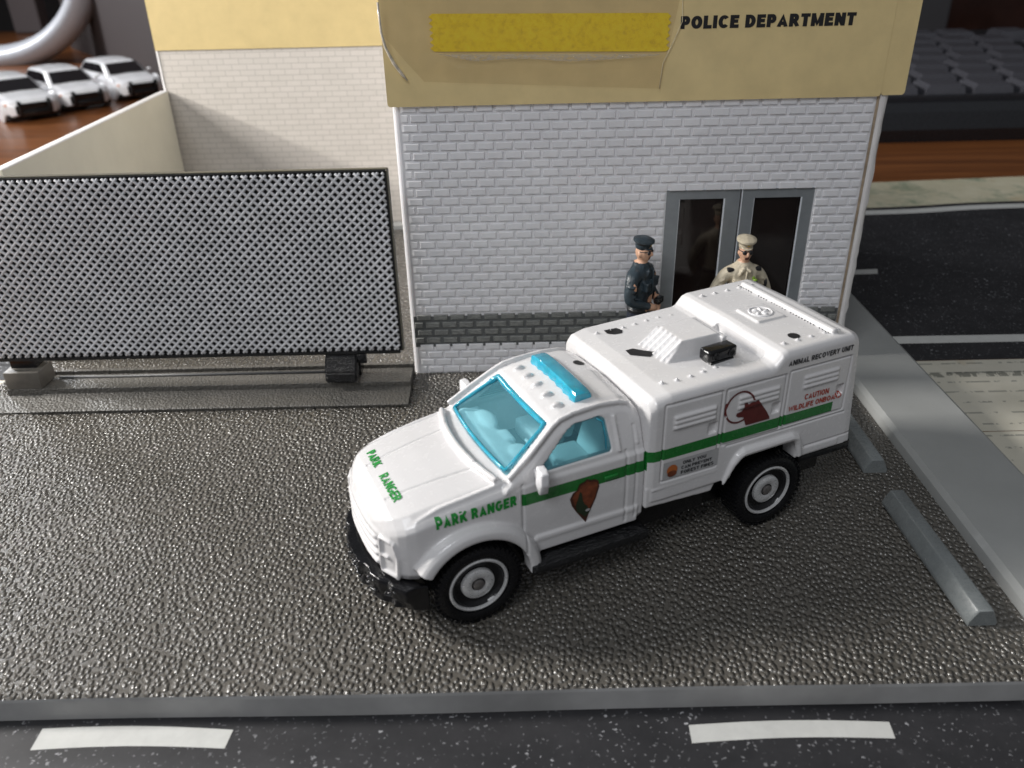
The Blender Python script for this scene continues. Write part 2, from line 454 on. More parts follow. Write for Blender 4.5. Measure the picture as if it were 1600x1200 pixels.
M_glass = m_glass()
M_blue = simple('deep_blue_clear_plastic', (.03,.36,.50,1), .12, noise=.18, nscale=6, coat=.6, bump=.15, bscale=10)
M_blue.node_tree.nodes['Principled BSDF'].inputs['Subsurface Weight'].default_value = .3
M_interior = simple('light_interior_plastic', (.80,.88,.90,1), .35, noise=.05, coat=.2)
M_intdark = simple('interior_dark_floor', (.04,.05,.07,1), .4)

def add_stripes_etc(): pass

# ------------------------------------------------------------------ setting
def m_wood():
    t = NT('varnished_wood')
    v = t.mapping((.05, .9, .9), (0, 0, .06))
    g = t.noise(2.2, 6, .6, v)
    c = t.ramp(g, [(.3, (.10,.034,.012,1)), (.5, (.19,.066,.02,1)), (.75, (.30,.11,.034,1))])
    t.set(**{'Base Color': c}); t.set(Roughness=.28); return t.m
bm = bmesh.new(); box(bm, -110, 110, -30, 95, -2.0, -.36)
desk = bm_obj('desk', bm, m_wood()); tag(desk, 'varnished brown wooden desk top under the road mat', 'desk', kind='structure')
bm = bmesh.new(); box(bm, -160, 160, 110, 112, -40, 80)
wall = bm_obj('room_wall', bm, simple('dim_room_wall', (.020,.015,.014,1), .8, noise=.5, nscale=.04)); tag(wall, 'dim dark room wall behind the desk', 'wall', kind='structure')

def m_asphalt():
    t = NT('printed_asphalt')
    b = t.ramp(t.noise(1.4, 8, .7), [(.3, (.016,.016,.018,1)), (.7, (.034,.033,.036,1))])
    # two sizes of pale specks, warped so that they are not round
    w = t.n.new('ShaderNodeVectorMath'); w.operation = 'MULTIPLY_ADD'
    nz = t.n.new('ShaderNodeTexNoise'); nz.inputs['Scale'].default_value = 14; nz.inputs['Detail'].default_value = 3
    t.link(t.tc.outputs['Object'], nz.inputs['Vector']); t.link(nz.outputs['Color'], w.inputs[0]); w.inputs[1].default_value = (.12,.12,0); t.link(t.tc.outputs['Object'], w.inputs[2])
    dens = t.ramp(t.noise(2.2, 3), [(.40, (0,0,0,1)), (.62, (1,1,1,1))])
    s1 = t.ramp(t.voro(6.5, vec=w.outputs[0]), [(.10, (1,1,1,1)), (.15, (0,0,0,1))])
    s2 = t.ramp(t.voro(15, vec=w.outputs[0]), [(.14, (1,1,1,1)), (.22, (0,0,0,1))])
    f = t.math('MULTIPLY', t.math('MAXIMUM', t.math('MULTIPLY', s1, .9), t.math('MULTIPLY', s2, .55)), t.math('ADD', t.math('MULTIPLY', dens, .8), .12))
    t.set(**{'Base Color': t.mix(f, b, (.50,.50,.52,1))}); t.set(Roughness=.55); return t.m
M_asph = m_asphalt()
def m_paper(name, a, bcol, c3=None, lines=False):
    t = NT(name)
    base = t.ramp(t.noise(.9, 5), [(.3, a), (.7, bcol)])
    if lines:
        x, y, z = t.xyz()
        # rows of small broken print running along x
        fy = t.math('FRACT', t.math('MULTIPLY', y, 2.45)); row = t.math('MULTIPLY', t.math('GREATER_THAN', fy, .40), t.math('LESS_THAN', fy, .54))
        nn = t.noise(1, 3, .7, t.mapping((4.5, 2.45, 1))); wd = t.math('GREATER_THAN', nn, .50)
        base = t.mix(t.math('MULTIPLY', t.math('MULTIPLY', row, wd), .55), base, (.10,.11,.10,1))
        yy = t.math('MULTIPLY', t.math('GREATER_THAN', y, 15.10), t.math('LESS_THAN', y, 15.32))
        n3 = t.math('GREATER_THAN', t.noise(1, 2, .7, t.mapping((9, 3, 1))), .48)
        base = t.mix(t.math('MULTIPLY', t.math('MULTIPLY', yy, n3), .65), base, (.05,.06,.05,1))
    if c3:
        base = t.mix(t.ramp(t.noise(.8, 7, .7), [(.50, (0,0,0,1)), (.66, (.75,.75,.75,1))]), base, c3)
    blot = t.ramp(t.noise(.55, 4), [(.60, (0,0,0,1)), (.75, (.6,.6,.6,1))])
    base = t.mix(blot, base, (.42,.29,.13,1))
    t.set(**{'Base Color': base}); t.set(Roughness=.6); return t.m
M_paperA = m_paper('map_paper_green', (.50,.46,.32,1), (.60,.56,.42,1), (.17,.24,.16,1))
M_paperB = m_paper('printed_paper_beige', (.53,.50,.41,1), (.62,.59,.50,1), None, True)
M_mark = simple('white_print', (.58,.58,.555,1), .55, noise=.06, nscale=5)
def sheet(name, pts, z, mat, kind='structure', label=None, cat=None, parent=None, thick=0):
    bm = bmesh.new(); f = bm.faces.new([bm.verts.new((p[0], p[1], z)) for p in pts])
    if thick:
        bmesh.ops.recalc_face_normals(bm, faces=bm.faces)
        r = bmesh.ops.extrude_face_region(bm, geom=[f]); bmesh.ops.translate(bm, verts=[v for v in r['geom'] if isinstance(v, bmesh.types.BMVert)], vec=(0,0,thick))
    o = bm_obj(name, bm, mat, parent)
    if kind and not parent: tag(o, label, cat, kind=kind)
    return o
def wavy(xs, y0f, y1f, z, mat, name, **k):
    bm = bmesh.new(); A = [bm.verts.new((x, y0f(x), z)) for x in xs]; B = [bm.verts.new((x, y1f(x), z)) for x in xs]
    for i in range(len(xs)-1): bm.faces.new([A[i], A[i+1], B[i+1], B[i]])
    return bm_obj(name, bm, mat)
xr = [-40 + i*1.0 for i in range(81)]
far = lambda x: 29.9 + .07*(x-13)
sheet('paper_ground', [(-40, 13.0), (45, 13.0), (45, 15.85), (-40, 15.85)], -.352, M_paperB, label='beige printed paper lying beside the pavement', cat='paper')
sheet('paper_verge', [(6.9, 7.35), (45, 7.35), (45, 12.98), (6.9, 12.98)], -.352, M_paperB, label='beige printed paper running down the right side', cat='paper')
xs = [6 + i*.6 for i in range(60)]
wv = lambda x: 26.85 + .35/(1+math.exp(-(x-14.2)*1.6)) + .01*(x-12)
o = wavy(xs, lambda x: wv(x)+.0, lambda x: far(x)-.02, -.352, M_paperA, 'map_verge'); tag(o, 'beige and green map paper beyond the far road', 'paper', kind='structure')
o = wavy([-40]+xs, lambda x: 15.87, lambda x: wv(max(x, 6))-.01, -.352, M_asph, 'road'); tag(o, 'dark printed road with a white edge line behind the building', 'road', kind='structure')
o = sheet('front_road', [(-40, -6), (45, -6), (45, 7.33), (-40, 7.33)], -.352, M_asph, label='dark speckled printed road in front of the base', cat='road')
def marking(pts, z=-.348, name='road_marking', mat=None):
    o = sheet(name, pts, z, mat or M_mark); return o
# white lines
o = wavy(xs, lambda x: wv(x)-.75, lambda x: wv(x)-.30, -.348, M_mark, 'road_marking'); tag(o, 'white edge line on the far side of the back road', 'road marking', kind='structure')
o = sheet('road_marking', [(6, 16.72), (45, 16.45), (45, 16.80), (6, 17.1)], -.348, M_mark, label='white edge line on the near side of the back road', cat='road marking')
o = sheet('road_marking', [(6.5, 20.85), (9.85, 20.95), (9.98, 21.30), (6.5, 21.2)], -.348, M_mark, label='short white centre dash beside the building', cat='road marking')
def dash(P, label):
    # gently curved white dash
    (ax, ay), (bx_, by), (cx_, cy), (dx, dy) = P      # near-left, near-right, far-right, far-left
    bm = bmesh.new(); n = 10; A = []; B = []
    for i in range(n+1):
        t_ = i/n; s = .045*sin(pi*t_)
        A.append(bm.verts.new((ax+(bx_-ax)*t_, ay+(by-ay)*t_+s, -.348))); B.append(bm.verts.new((dx+(cx_-dx)*t_, dy+(cy-dy)*t_+s, -.348)))
    for i in range(n): bm.faces.new([A[i], A[i+1], B[i+1], B[i]])
    o = bm_obj('road_marking', bm, M_mark); tag(o, label, 'road marking', kind='structure')
dash(((-5.80,6.50), (-3.50,6.47), (-3.47,6.73), (-5.80,6.80)), 'white dash on the front road at left')
dash(((1.97,6.42), (4.34,6.43), (4.36,6.66), (1.98,6.67)), 'white dash on the front road at right')
sheet('road_edge_band', [(-40,16.6), (-10.2,16.6), (-10.2,17.3), (-40,17.3)], -.344, M_asph, label='dark printed band on the paper at far left', cat='road marking')

# base slab (pebbled) with bowed front edge
bm = bmesh.new()
nx = 60
xs2 = [-10.6 + 19.3*i/nx for i in range(nx+1)]
fy = lambda x: 6.93 + .04*sin(x*.9) * .3
def zb(x): return -.34 + (.03 if x > 2 else 0)*min(1, (x-2)/3 if x > 2 else 0)
top_f = [bm.verts.new((x, fy(x)+.05, 0)) for x in xs2]; edge = [bm.verts.new((x, fy(x)+.012, -.018)) for x in xs2]; edge2 = [bm.verts.new((x, fy(x), -.055)) for x in xs2]; bot = [bm.verts.new((x, fy(x)-.02, zb(x))) for x in xs2]
back = [bm.verts.new((x, 27.0, 0)) for x in xs2]; backb = [bm.verts.new((x, 27.0, -.34)) for x in xs2]
for i in range(nx):
    for a, b, mi in ((top_f, back, 0), (edge, top_f, 0), (edge2, edge, 1), (bot, edge2, 1), (backb, bot, 1), (back, backb, 1)):
        f = bm.faces.new([a[i], a[i+1], b[i+1], b[i]]); f.material_index = mi
for k in (0, -1):
    f = bm.faces.new([top_f[k], edge[k], edge2[k], bot[k], backb[k], back[k]]); f.material_index = 1
# trim the slab beside the road (right of the kerb)
ground = bm_obj('parking_lot', bm, [M_floor, M_base_edge]); tag(ground, 'pebbled dark grey plastic parking lot floor of the display base', 'parking lot', kind='structure')
# sidewalk on the right : top z .2, bevelled inner edge, tapering down at near end
bm = bmesh.new()
prof = [(6.56, .002), (6.60, .13), (6.68, .20), (8.05, .21), (8.12, .17), (8.13, -.34), (6.56, -.34)]
rings = []
for y, s in ((7.55, .55), (8.2, 1), (12, 1), (27.0, 1)):
    rings.append([(x, y, z*(s if z > 0 else 1)) for x, z in prof])
loft(bm, rings)
sw = bm_obj('sidewalk', bm, M_walk, smooth=25); tag(sw, 'smooth grey plastic sidewalk strip along the right of the parking lot', 'sidewalk', kind='structure')

# cut the slab to the kerb : outer part of slab hidden under the sidewalk, clip verts
for v in ground.data.vertices:
    if v.co.x > 8.10: v.co.x = 8.10
# parking blocks
def parking_block(c, rz, ln, label):
    bm = bmesh.new(); w = .21; h = .26
    pr = [(-w, 0), (-w, .06), (-w*.52, h), (w*.42, h), (w*.9, .06), (w*.9, 0)]
    rings = []
    for y, s in ((-ln/2, .93), (-ln/2+.03, 1), (ln/2-.03, 1), (ln/2, .93)):
        rings.append([(x*(1 if s == 1 else .92), y - (.0 if s == 1 else 0), z*s + .002) for x, z in pr])
    loft(bm, rings)
    es = [e for e in bm.edges if abs(e.verts[0].co.y-e.verts[1].co.y) > .5]
    bmesh.ops.bevel(bm, geom=es, offset=.02, segments=2, affect='EDGES', profile=.5)
    o = bm_obj('parking_block', bm, simple('parking_block_grey', (.20,.215,.215,1), .28, noise=.1), smooth=30)
    o.location = c; o.rotation_euler = (0,0,rz)
    tag(o, label, 'parking block', 'parking blocks beside the sidewalk'); return o
parking_block((5.93, 9.13, 0), radians(1.5), 2.62, 'grey parking block lying alone in the near right corner, clear of the truck')
parking_block((5.93, 12.7, 0), radians(0.0), 2.9, 'grey parking block half hidden behind the rear bumper of the ranger truck')

# ------------------------------------------------------------------ police building
FX0, FX1, FY = -2.07, 6.46, 15.12
bld = empty('police_building', (2.2, 15.12, 0)); tag(bld, 'toy police building of white embossed brick with tan sign board and glass doors', 'building')
def part(name, bm, mats, smooth=None, parent=None):
    o = bm_obj(name, bm, mats, None, smooth)
    p = parent or bld
    o.parent = p
    if p is bld: o.matrix_parent_inverse = Matrix.Translation(-Vector(bld.location))
    return o
def abs_loc(p):
    v = Vector(p.location); q = p.parent
    while q: v += Vector(q.location); q = q.parent
    return v
DX0, DX1, DZ = 2.88, 5.63, 3.71
bm = bmesh.new()
# wall slab around door
box(bm, FX0, DX0, FY, FY+.25, .001, 7.7); box(bm, DX1, FX1, FY, FY+.25, .001, 7.7); box(bm, DX0-.001, DX1+.001, FY+.0005, FY+.249, DZ, 7.7)
bev_edges = [e for e in bm.edges if abs(e.verts[0].co.x-FX0) < 1e-4 and abs(e.verts[1].co.x-FX0) < 1e-4 and abs(e.verts[0].co.y-FY) < 1e-4 and abs(e.verts[1].co.y-FY) < 1e-4]
bmesh.ops.bevel(bm, geom=bev_edges, offset=.10, segments=4, affect='EDGES', profile=.5)
# left side wall + right side
box(bm, FX0, FX0+.2, FY+.25, 25.0, .001, 7.7); box(bm, FX1-.25, FX1, FY+.25, 24.8, .001, 7.7)
PIT, BL = .1668, .335
nrow = 32
for r in range(nrow):
    z0 = .030 + r*PIT; z1 = z0 + PIT - .036
    if z1 > 5.42: break
    dark = 4 <= r < 8 and False
    dark = .60 < z0 < 1.25
    if dark: continue
    x = -1.93 + (0 if r % 2 else BL*.5) - BL
    while x < FX1 - .02:
        a = max(x, -1.935); b = min(x + BL - .040, FX1 - .025); x += BL
        segs = [(a, b)]
        if z1 < DZ + .05 and z0 < DZ + .05:
            segs = []
            if a < DX0 - .02: segs.append((a, min(b, DX0 - .02)))
            if b > DX1 + .02: segs.append((max(a, DX1 + .02), b))
        elif z0 < DZ+.04 < z1: segs = [(a, b)]
        for a_, b_ in segs:
            if b_ - a_ < .05: continue
            d = .032; i = .014
            low = b - a < .25 and a < 0
            if low: d = .018
            A = [bm.verts.new(p) for p in ((a_, FY-.0006, z0), (b_, FY-.0006, z0), (b_, FY-.0006, z1), (a_, FY-.0006, z1))]
            jx = random.uniform(-.002, .002)
            il = .05 if a_ < -1.9 else i
            B = [bm.verts.new(p) for p in ((a_+il, FY-d*(.45 if a_ < -1.9 else 1)+jx, z0+i), (b_-i, FY-d+jx, z0+i), (b_-i, FY-d, z1-i), (a_+il, FY-d*(.45 if a_ < -1.9 else 1), z1-i))]
            bm.faces.new(B)
            for k in range(4): bm.faces.new([A[k], A[(k+1)%4], B[(k+1)%4], B[k]])
part('front_wall', bm, M_brick)
# painted grey brick course
for side_, (xa, xb) in enumerate(((-2.0, DX0-.005), (DX1+.005, FX1-.01))):
  bm = bmesh.new()
  box(bm, xa, xb, FY-.008, FY-.001, .605, 1.275, mi=1)
  for r in range(nrow):
      z0 = .030 + r*PIT; z1 = z0 + PIT - .05
      if not (.60 < z0 < 1.25): continue
      x = -1.93 + (0 if r % 2 else BL*.5) - BL
      while x < FX1 - .02:
          a = max(x, -1.985); b = min(x + BL - .055, FX1 - .025); x += BL
          for a_, b_ in (((a, min(b, DX0-.03)),) if side_ == 0 else ((max(a, DX1+.03), b),)):
              if b_ - a_ < .05: continue
              i = .014
              A = [bm.verts.new(p) for p in ((a_, FY-.0085, z0), (b_, FY-.0085, z0), (b_, FY-.0085, z1), (a_, FY-.0085, z1))]
              B = [bm.verts.new(p) for p in ((a_+i, FY-.032, z0+i), (b_-i, FY-.032, z0+i), (b_-i, FY-.032, z1-i), (a_+i, FY-.032, z1-i))]
              bm.faces.new(B)
              for k in range(4): bm.faces.new([A[k], A[(k+1)%4], B[(k+1)%4], B[k]])
  part('painted_brick_course', bm, [M_dbrick, M_dmortar])
# right corner trim : brown glue line and white ribbed pillar
bm = bmesh.new(); box(bm, FX1+.002, FX1+.045, FY-.015, FY+.2, .001, 5.6)
part('glue_line', bm, M_stain)
bm = bmesh.new(); 
n = 40; rings = []
for i in range(n+1):
    z = .002 + 5.7*i/n; j = random.uniform(-.012, .012)
    rings.append([(FX1+.047, FY-.02, z), (FX1+.10, FY-.045, z), (FX1+.15+j*.4, FY-.03, z), (FX1+.19+j, FY+.0, z), (FX1+.19+j, FY+.22, z), (FX1+.047, FY+.22, z)])
loft(bm, rings); part('corner_trim', bm, M_wallwhite, 50)
# sign board
bm = bmesh.new()
def rounded(x0, x1, z0, z1, r, n=5):
    P = []
    for cx, cz, a0 in ((x1-r, z0+r, -90), (x1-r, z1-r, 0), (x0+r, z1-r, 90), (x0+r, z0+r, 180)):
        for k in range(n+1):
            a = radians(a0+90*k/n); P.append((cx+r*cos(a), cz+r*sin(a)))
    return P
P = rounded(-2.13, 6.48, 5.315, 8.0, .05)
prism(bm, P, 'y', FY-.075, FY-.030)
band = part('sign_board', bm, M_band, 35)
bm = bmesh.new()
P = rounded(6.484, 6.90, 5.33, 8.0, .06)
prism(bm, P, 'y', FY-.068, FY-.045)
part('sign_flap', bm, M_band, 35, band)
tb = text_bm('POLICE DEPARTMENT', .20, 2.93, bold=.055, spacing=.9)
place(tb, (2.90, FY-.079, 6.475), (1,0,0), (0,0,1)); isl = islands(tb)
for v in tb.verts: v.co.y -= .0011*(isl[v] % 5)

# keep the text just proud of the card
part('lettering', tb, M_ink, parent=band)
# sign board left edge highlight is the board itself
# doors
def leaf(x0, x1, gx0, gx1, nm):
    d = empty('door', (x0, FY, 0)); d.parent = bld; d.matrix_parent_inverse = Matrix.Translation(-Vector(bld.location))
    bm = bmesh.new(); yf = FY+.02; yb = FY+.12; GT = 3.53
    box(bm, x0, gx0, yf, yb, .002, DZ-.004); box(bm, gx1, x1, yf, yb, .002, DZ-.004)
    box(bm, gx0+.0005, gx1-.0005, yf+.001, yb, GT, DZ-.004); box(bm, gx0+.0005, gx1-.0005, yf+.001, yb, .002, .30)
    o = bm_obj('door_frame', bm, M_doorframe); o.parent = d; o.location = Vector((-x0, -FY, 0))
    bm = bmesh.new(); box(bm, gx1-.032, gx1-.003, yf-.012, yf-.001, .3, GT)
    box(bm, gx0+.001, gx0+.008, yf-.006, yf-.001, .3, GT)
    o = bm_obj('frame_edge', bm, M_silver); o.parent = d; o.location = Vector((-x0, -FY, 0))
    bm = bmesh.new(); box(bm, gx0, gx1, yf+.05, yf+.07, .30, GT)
    o = bm_obj('glass', bm, M_doorglass); o.parent = d; o.location = Vector((-x0, -FY, 0))
    return d
leaf(DX0+.003, 4.255, 3.13, 3.985, 'l'); leaf(4.30, DX1-.003, 4.52, 5.42, 'r')
bm = bmesh.new(); box(bm, 4.257, 4.272, FY+.03, FY+.1, .002, DZ-.004); box(bm, 4.282, 4.298, FY+.005, FY+.1, .002, DZ-.004, mi=1)
box(bm, DX0-.02, DX1+.02, FY-.012, FY+.01, DZ, DZ+.014, mi=1)
part('door_mullion', bm, [M_ink, M_silver])
# rear wing (printed brick), cream band
bm = bmesh.new(); box(bm, -9.86, FX0, 25.0, 25.3, .12, 5.2); part('rear_wall', bm, M_print)
bm = bmesh.new(); box(bm, -9.92, FX0+.3, 24.97, 25.3, 5.215, 8.2); part('cream_band', bm, M_cream)
bm = bmesh.new(); box(bm, -9.92, -9.865, 24.98, 25.32, .1, 5.21); part('wall_edge', bm, M_wallwhite)
bm = bmesh.new(); box(bm, -9.8, FX0-.01, 24.55, 24.98, .001, .12); box(bm, -3.2, FX0-.005, 24.3, 24.6, .001, .3); part('plinth', bm, M_walk)
# low side wall
bm = bmesh.new(); box(bm, -10.02, -9.80, 16.02, 24.97, .001, 4.15, bev=.03, seg=2)
yw = bm_obj('boundary_wall', bm, M_ivory, smooth=30); tag(yw, 'plain ivory plastic boundary wall joining the rear brick wall behind the mesh gate', 'wall')
yw.data.materials.append(M_wallwhite)
for p in yw.data.polygons:
    if p.center.z > 4.13: p.material_index = 1

# yellow paper strip and clear tape on the sign board
TY = FY-.078
def m_yellow():
    t = NT('yellow_masking_tape')
    n1 = t.noise(9, 6, .75)
    t.set(**{'Base Color': t.ramp(n1, [(.3, (.74,.50,.015,1)), (.5, (.95,.70,.015,1)), (.7, (.97,.78,.03,1))])})
    t.set(Roughness=.42, Normal=t.bump(n1, .35, .03)); return t.m
bm = bmesh.new()
L_ = []; R_ = []
zt0, zb0, zt1, zb1 = 6.80, 6.21, 6.73, 6.13
n = 12
for i in range(n+1):
    f_ = i/n; L_.append((-1.25 + (-.07 if i % 2 else .0), zb0 + (zt0-zb0)*f_)); R_.append((2.69 + (.05 if i % 2 else -.01) + random.uniform(-.015,.015), zb1 + (zt1-zb1)*f_))
prism(bm, L_[::-1] + R_, 'y', TY-.012, TY-.004)
yt = bm_obj('yellow_tape', bm, m_yellow()); tag(yt, 'strip of mottled yellow masking tape with pinked ends on the tan sign board', 'tape')
def m_clear():
    t = NT('clear_tape_film')
    tr = t.n.new('ShaderNodeBsdfTransparent'); tr.inputs[0].default_value = (.965, .945, .91, 1)
    gl = t.n.new('ShaderNodeBsdfGlossy'); gl.inputs['Roughness'].default_value = .12
    df = t.n.new('ShaderNodeBsdfDiffuse'); df.inputs[0].default_value = (.5,.42,.33,1)
    x, y, z = t.xyz()
    bmp = t.bump(t.math('ADD', t.noise(3, 4), t.math('MULTIPLY', t.voro(2.2), .3)), .5, .05)
    t.link(bmp, gl.inputs['Normal'])
    m1 = t.n.new('ShaderNodeMixShader'); m1.inputs[0].default_value = .07; t.link(tr.outputs[0], m1.inputs[1]); t.link(df.outputs[0], m1.inputs[2])
    fr = t.n.new('ShaderNodeLayerWeight'); fr.inputs[0].default_value = .22; t.link(bmp, fr.inputs['Normal'])
    m2 = t.n.new('ShaderNodeMixShader'); t.link(t.math('MULTIPLY', fr.outputs['Fresnel'], 1.0, True), m2.inputs[0]); t.link(m1.outputs[0], m2.inputs[1]); t.link(gl.outputs[0], m2.inputs[2])
    t.link(m2.outputs[0], t.out.inputs[0]); return t.m
M_clear = m_clear()
bm = bmesh.new()
NX, NZ = 70, 34
grid = []
for i in range(NX+1):
    u = i/NX; col_ = []
    for j in range(NZ+1):
        v = j/NZ
        xl = -2.12 + (.0 if v > .35 else (.35-v)*1.9); xrr = 2.93 - max(0, .75-v)*.42 - (max(0, v-.88)**1.3)*2.4
        x = xl + (xrr-xl)*u
        zlo = 5.73 - .20*u; z = zlo + (8.0 - zlo)*v
        y = TY - .022
        # ridge of trapped air under the yellow strip, curl at left edge
        rz_ = 6.05 - .05*u
        y -= .030*math.exp(-((z-rz_)/.07)**2)*(1 if .1 < u < .96 else .2)*(.8+.3*sin(u*38)+.2*sin(u*91))
        y -= .10*math.exp(-((x+1.75)/.16)**2)*(.8+.2*sin(z*5)) + .10*max(0, (-1.85-x))/.3
        y -= .004*sin(x*6+z*3)+.003*sin(z*17)
        col_.append(bm.verts.new((x, y, z)))
    grid.append(col_)
for i in range(NX):
    for j in range(NZ): bm.faces.new([grid[i][j], grid[i+1][j], grid[i+1][j+1], grid[i][j+1]])
ct = bm_obj('clear_tape', bm, M_clear, smooth=180); tag(ct, 'wide clear sticky tape with wrinkles and a curled left edge over the yellow strip', 'tape')
# trapped-air creases under the yellow strip, their pale highlights painted into the colour
def m_air_glints():
    t = NT('tape_crease_glints')
    tr = t.n.new('ShaderNodeBsdfTransparent'); pr = t.b; pr.inputs['Base Color'].default_value = (.72,.66,.58,1); pr.inputs['Roughness'].default_value = .15
    n_ = t.noise(5, 6, .75, t.mapping((1.6, 1, 5)))
    f_ = t.ramp(n_, [(.46, (.10,)*3), (.52, (.75,)*3), (.56, (.15,)*3), (.66, (.6,)*3)])
    pr.inputs['Normal'].default_value = (0,0,0); t.link(t.bump(n_, .8, .06), pr.inputs['Normal'])
    mx = t.n.new('ShaderNodeMixShader'); t.link(f_, mx.inputs[0]); t.link(tr.outputs[0], mx.inputs[1]); t.link(pr.outputs[0], mx.inputs[2]); t.link(mx.outputs[0], t.out.inputs[0]); return t.m
bm = bmesh.new(); A = []; B = []
for i in range(41):
    u = i/40; x = -1.2 + 3.85*u; h_ = .115*min(1, 6*u, 6*(1-u)) * (.8+.2*sin(u*13))
    A.append(bm.verts.new((x, TY-.052, 6.17-.075*u-h_))); B.append(bm.verts.new((x, TY-.058, 6.17-.075*u)))
for i in range(40): bm.faces.new([A[i], A[i+1], B[i+1], B[i]])
air = bm_obj('trapped_air_glints', bm, m_air_glints()); air.parent = ct
# thick visible rim of the tape (folded edges)
bm = bmesh.new()
rim = [(-2.12, TY-.16, 7.0), (-2.11, TY-.14, 6.55), (-2.06, TY-.12, 6.30), (-1.95, TY-.08, 6.05), (-1.82, TY-.06, 5.86), (-1.74, TY-.05, 5.76)]
tube(bm, rim, [.018, .02, .024, .03, .028, .01], 6)
part_t = bm_obj('folded_edge', bm, simple('clear_fold', (.62,.56,.46,1), .12, noise=.3, nscale=12, coat=.5), smooth=180); part_t.parent = ct
bm = bmesh.new(); tube(bm, [(2.60, TY-.03, 5.53), (2.64, TY-.03, 5.95), (2.80, TY-.035, 6.3), (2.92, TY-.035, 6.6), (2.90, TY-.03, 6.9), (2.93, TY-.03, 7.3)], .006, 5)
o = bm_obj('cut_edge', bm, simple('clear_cut_edge', (.66,.58,.40,1), .2), smooth=180); o.parent = ct

# ------------------------------------------------------------------ mesh gate
GX0, GX1, GY, GZ0, GZ1 = -10.15, -2.19, 14.45, .87, 4.36
gate = empty('mesh_gate', (-6, GY, GZ0)); tag(gate, 'tall silver and black diagonal mesh gate standing on the grey ramp', 'gate')
def gpart(name, bm, mats, smooth=None, par=None):
    o = bm_obj(name, bm, mats, None, smooth); o.parent = par or gate; 
    o.matrix_parent_inverse = Matrix.Translation(-Vector((par or gate).location)); return o
bm = bmesh.new()
p = .1635; r = .0275
rng = int((GX1-GX0 + GZ1-GZ0)/p) + 4
def clip_line(c, s):
    # line z = s*x + c inside the rectangle
    pts = []
    x0, x1, z0, z1 = GX0+.02, GX1-.03, GZ0+.02, GZ1-.03
    for x in (x0, x1):
        z = s*x + c
        if z0 <= z <= z1: pts.append((x, z))
    for z in (z0, z1):
        x = (z-c)/s
        if x0 < x < x1: pts.append((x, z))
    pts = sorted(set((round(a, 5), round(b, 5)) for a, b in pts))
    return pts if len(pts) >= 2 else None
for s in (1, -1):
    cmin = GZ0 - s*GX1 if s == 1 else GZ0 + GX0
    k = 0
    c = -20
    while c < 20:
        q = clip_line(c, s)
        c += p
        if not q: continue
        (ax, az), (bx2, bz) = q[0], q[-1]
        if abs(ax-bx2) < .03: continue
        # slightly undulating strands : weave bumps at each crossing give the beaded highlights
        ln = abs(bx2-ax); ns = max(2, int(ln/(p/2)))
        pts = []
        for i in range(ns+1):
            f_ = i/ns; x = ax+(bx2-ax)*f_; z = az+(bz-az)*f_
            ph = (x)/(p/2)*pi
            pts.append((x, GY + s*.008*sin(ph), z))
        tube(bm, pts, r, 6)
gpart('wire_mesh', bm, simple('silver_mesh_paint', (.66,.66,.68,1), .28, metal=.0, noise=.14, nscale=3, bump=.3, bscale=30), 180)
bm = bmesh.new()
box(bm, GX0, GX1, GY+.025, GY+.06, GZ0+.0, GZ1-.0)
box(bm, GX0, GX1, GY-.015, GY+.085, GZ1-.016, GZ1+.014, bev=.005); box(bm, GX1-.018, GX1+.02, GY-.015, GY+.085, GZ0, GZ1-.023, bev=.006)
box(bm, GX0, GX1-.03, GY-.02, GY+.085, GZ0-.06, GZ0+.0, bev=.006)
gpart('black_backing', bm, simple('matt_black_backing', (.008,.008,.009,1), .6))
bm = bmesh.new(); box(bm, GX1+.021, GX1+.045, GY-.02, GY+.10, GZ0, GZ1+.03); box(bm, GX0, GX1+.02, GY-.0, GY+.10, GZ1+.0205, GZ1+.036)
gpart('gate_frame', bm, simple('gate_frame_olive', (.13,.12,.09,1), .5))
# feet carrying the gate on its track
for xa in (-9.95, -3.55):
    bm = bmesh.new(); box(bm, xa, xa+.5, GY+.1, GY+.4, .28, .82, bev=.01); gpart('foot', bm, M_black)
bm = bmesh.new()
prism(bm, [(GY-.25, .30), (GY-.25, .52), (GY-.10, .72), (GY+.10, .86), (GY+.12, .30)], 'x', -3.70, -3.08)
bmesh.ops.bevel(bm, geom=bm.edges[:], offset=.03, segments=2, affect='EDGES')
box(bm, -3.08, -2.9, GY-.02, GY+.10, .60, .86, bev=.02)
gpart('latch', bm, M_blacktex, 30)

# ramp under the gate
ramp = empty('gate_ramp', (-6, 14.3, 0)); tag(ramp, 'low pebbled grey ramp and track below the mesh gate', 'ramp')
def m_ramp():
    t = NT('ramp_plastic')
    h = t.math('ADD', t.math('SUBTRACT', .7, t.voro(20, 'SMOOTH_F1', 1, None, .4)), t.math('MULTIPLY', t.noise(30, 3), .5))
    t.set(**{'Base Color': t.ramp(t.noise(1.5, 5), [(.3, (.095,.09,.08,1)), (.7, (.125,.117,.105,1))]), 'Roughness': .5}); t.set(Normal=t.bump(h, .8, .028)); return t.m
M_ramp = m_ramp()
def rpart(name, bm, mats, smooth=None):
    o = bm_obj(name, bm, mats, None, smooth); o.parent = ramp; o.matrix_parent_inverse = Matrix.Translation(-Vector(ramp.location)); return o
bm = bmesh.new(); prism(bm, [(13.76, .002), (13.74, .06), (13.77, .075), (14.33, .13), (14.33, .002)], 'x', -9.35, -2.06); 
prism(bm, [(13.80, .002), (13.78, .03), (13.80, .04), (14.33, .10), (14.33, .002)], 'x', -10.35, -9.352)
rpart('slope', bm, M_ramp)
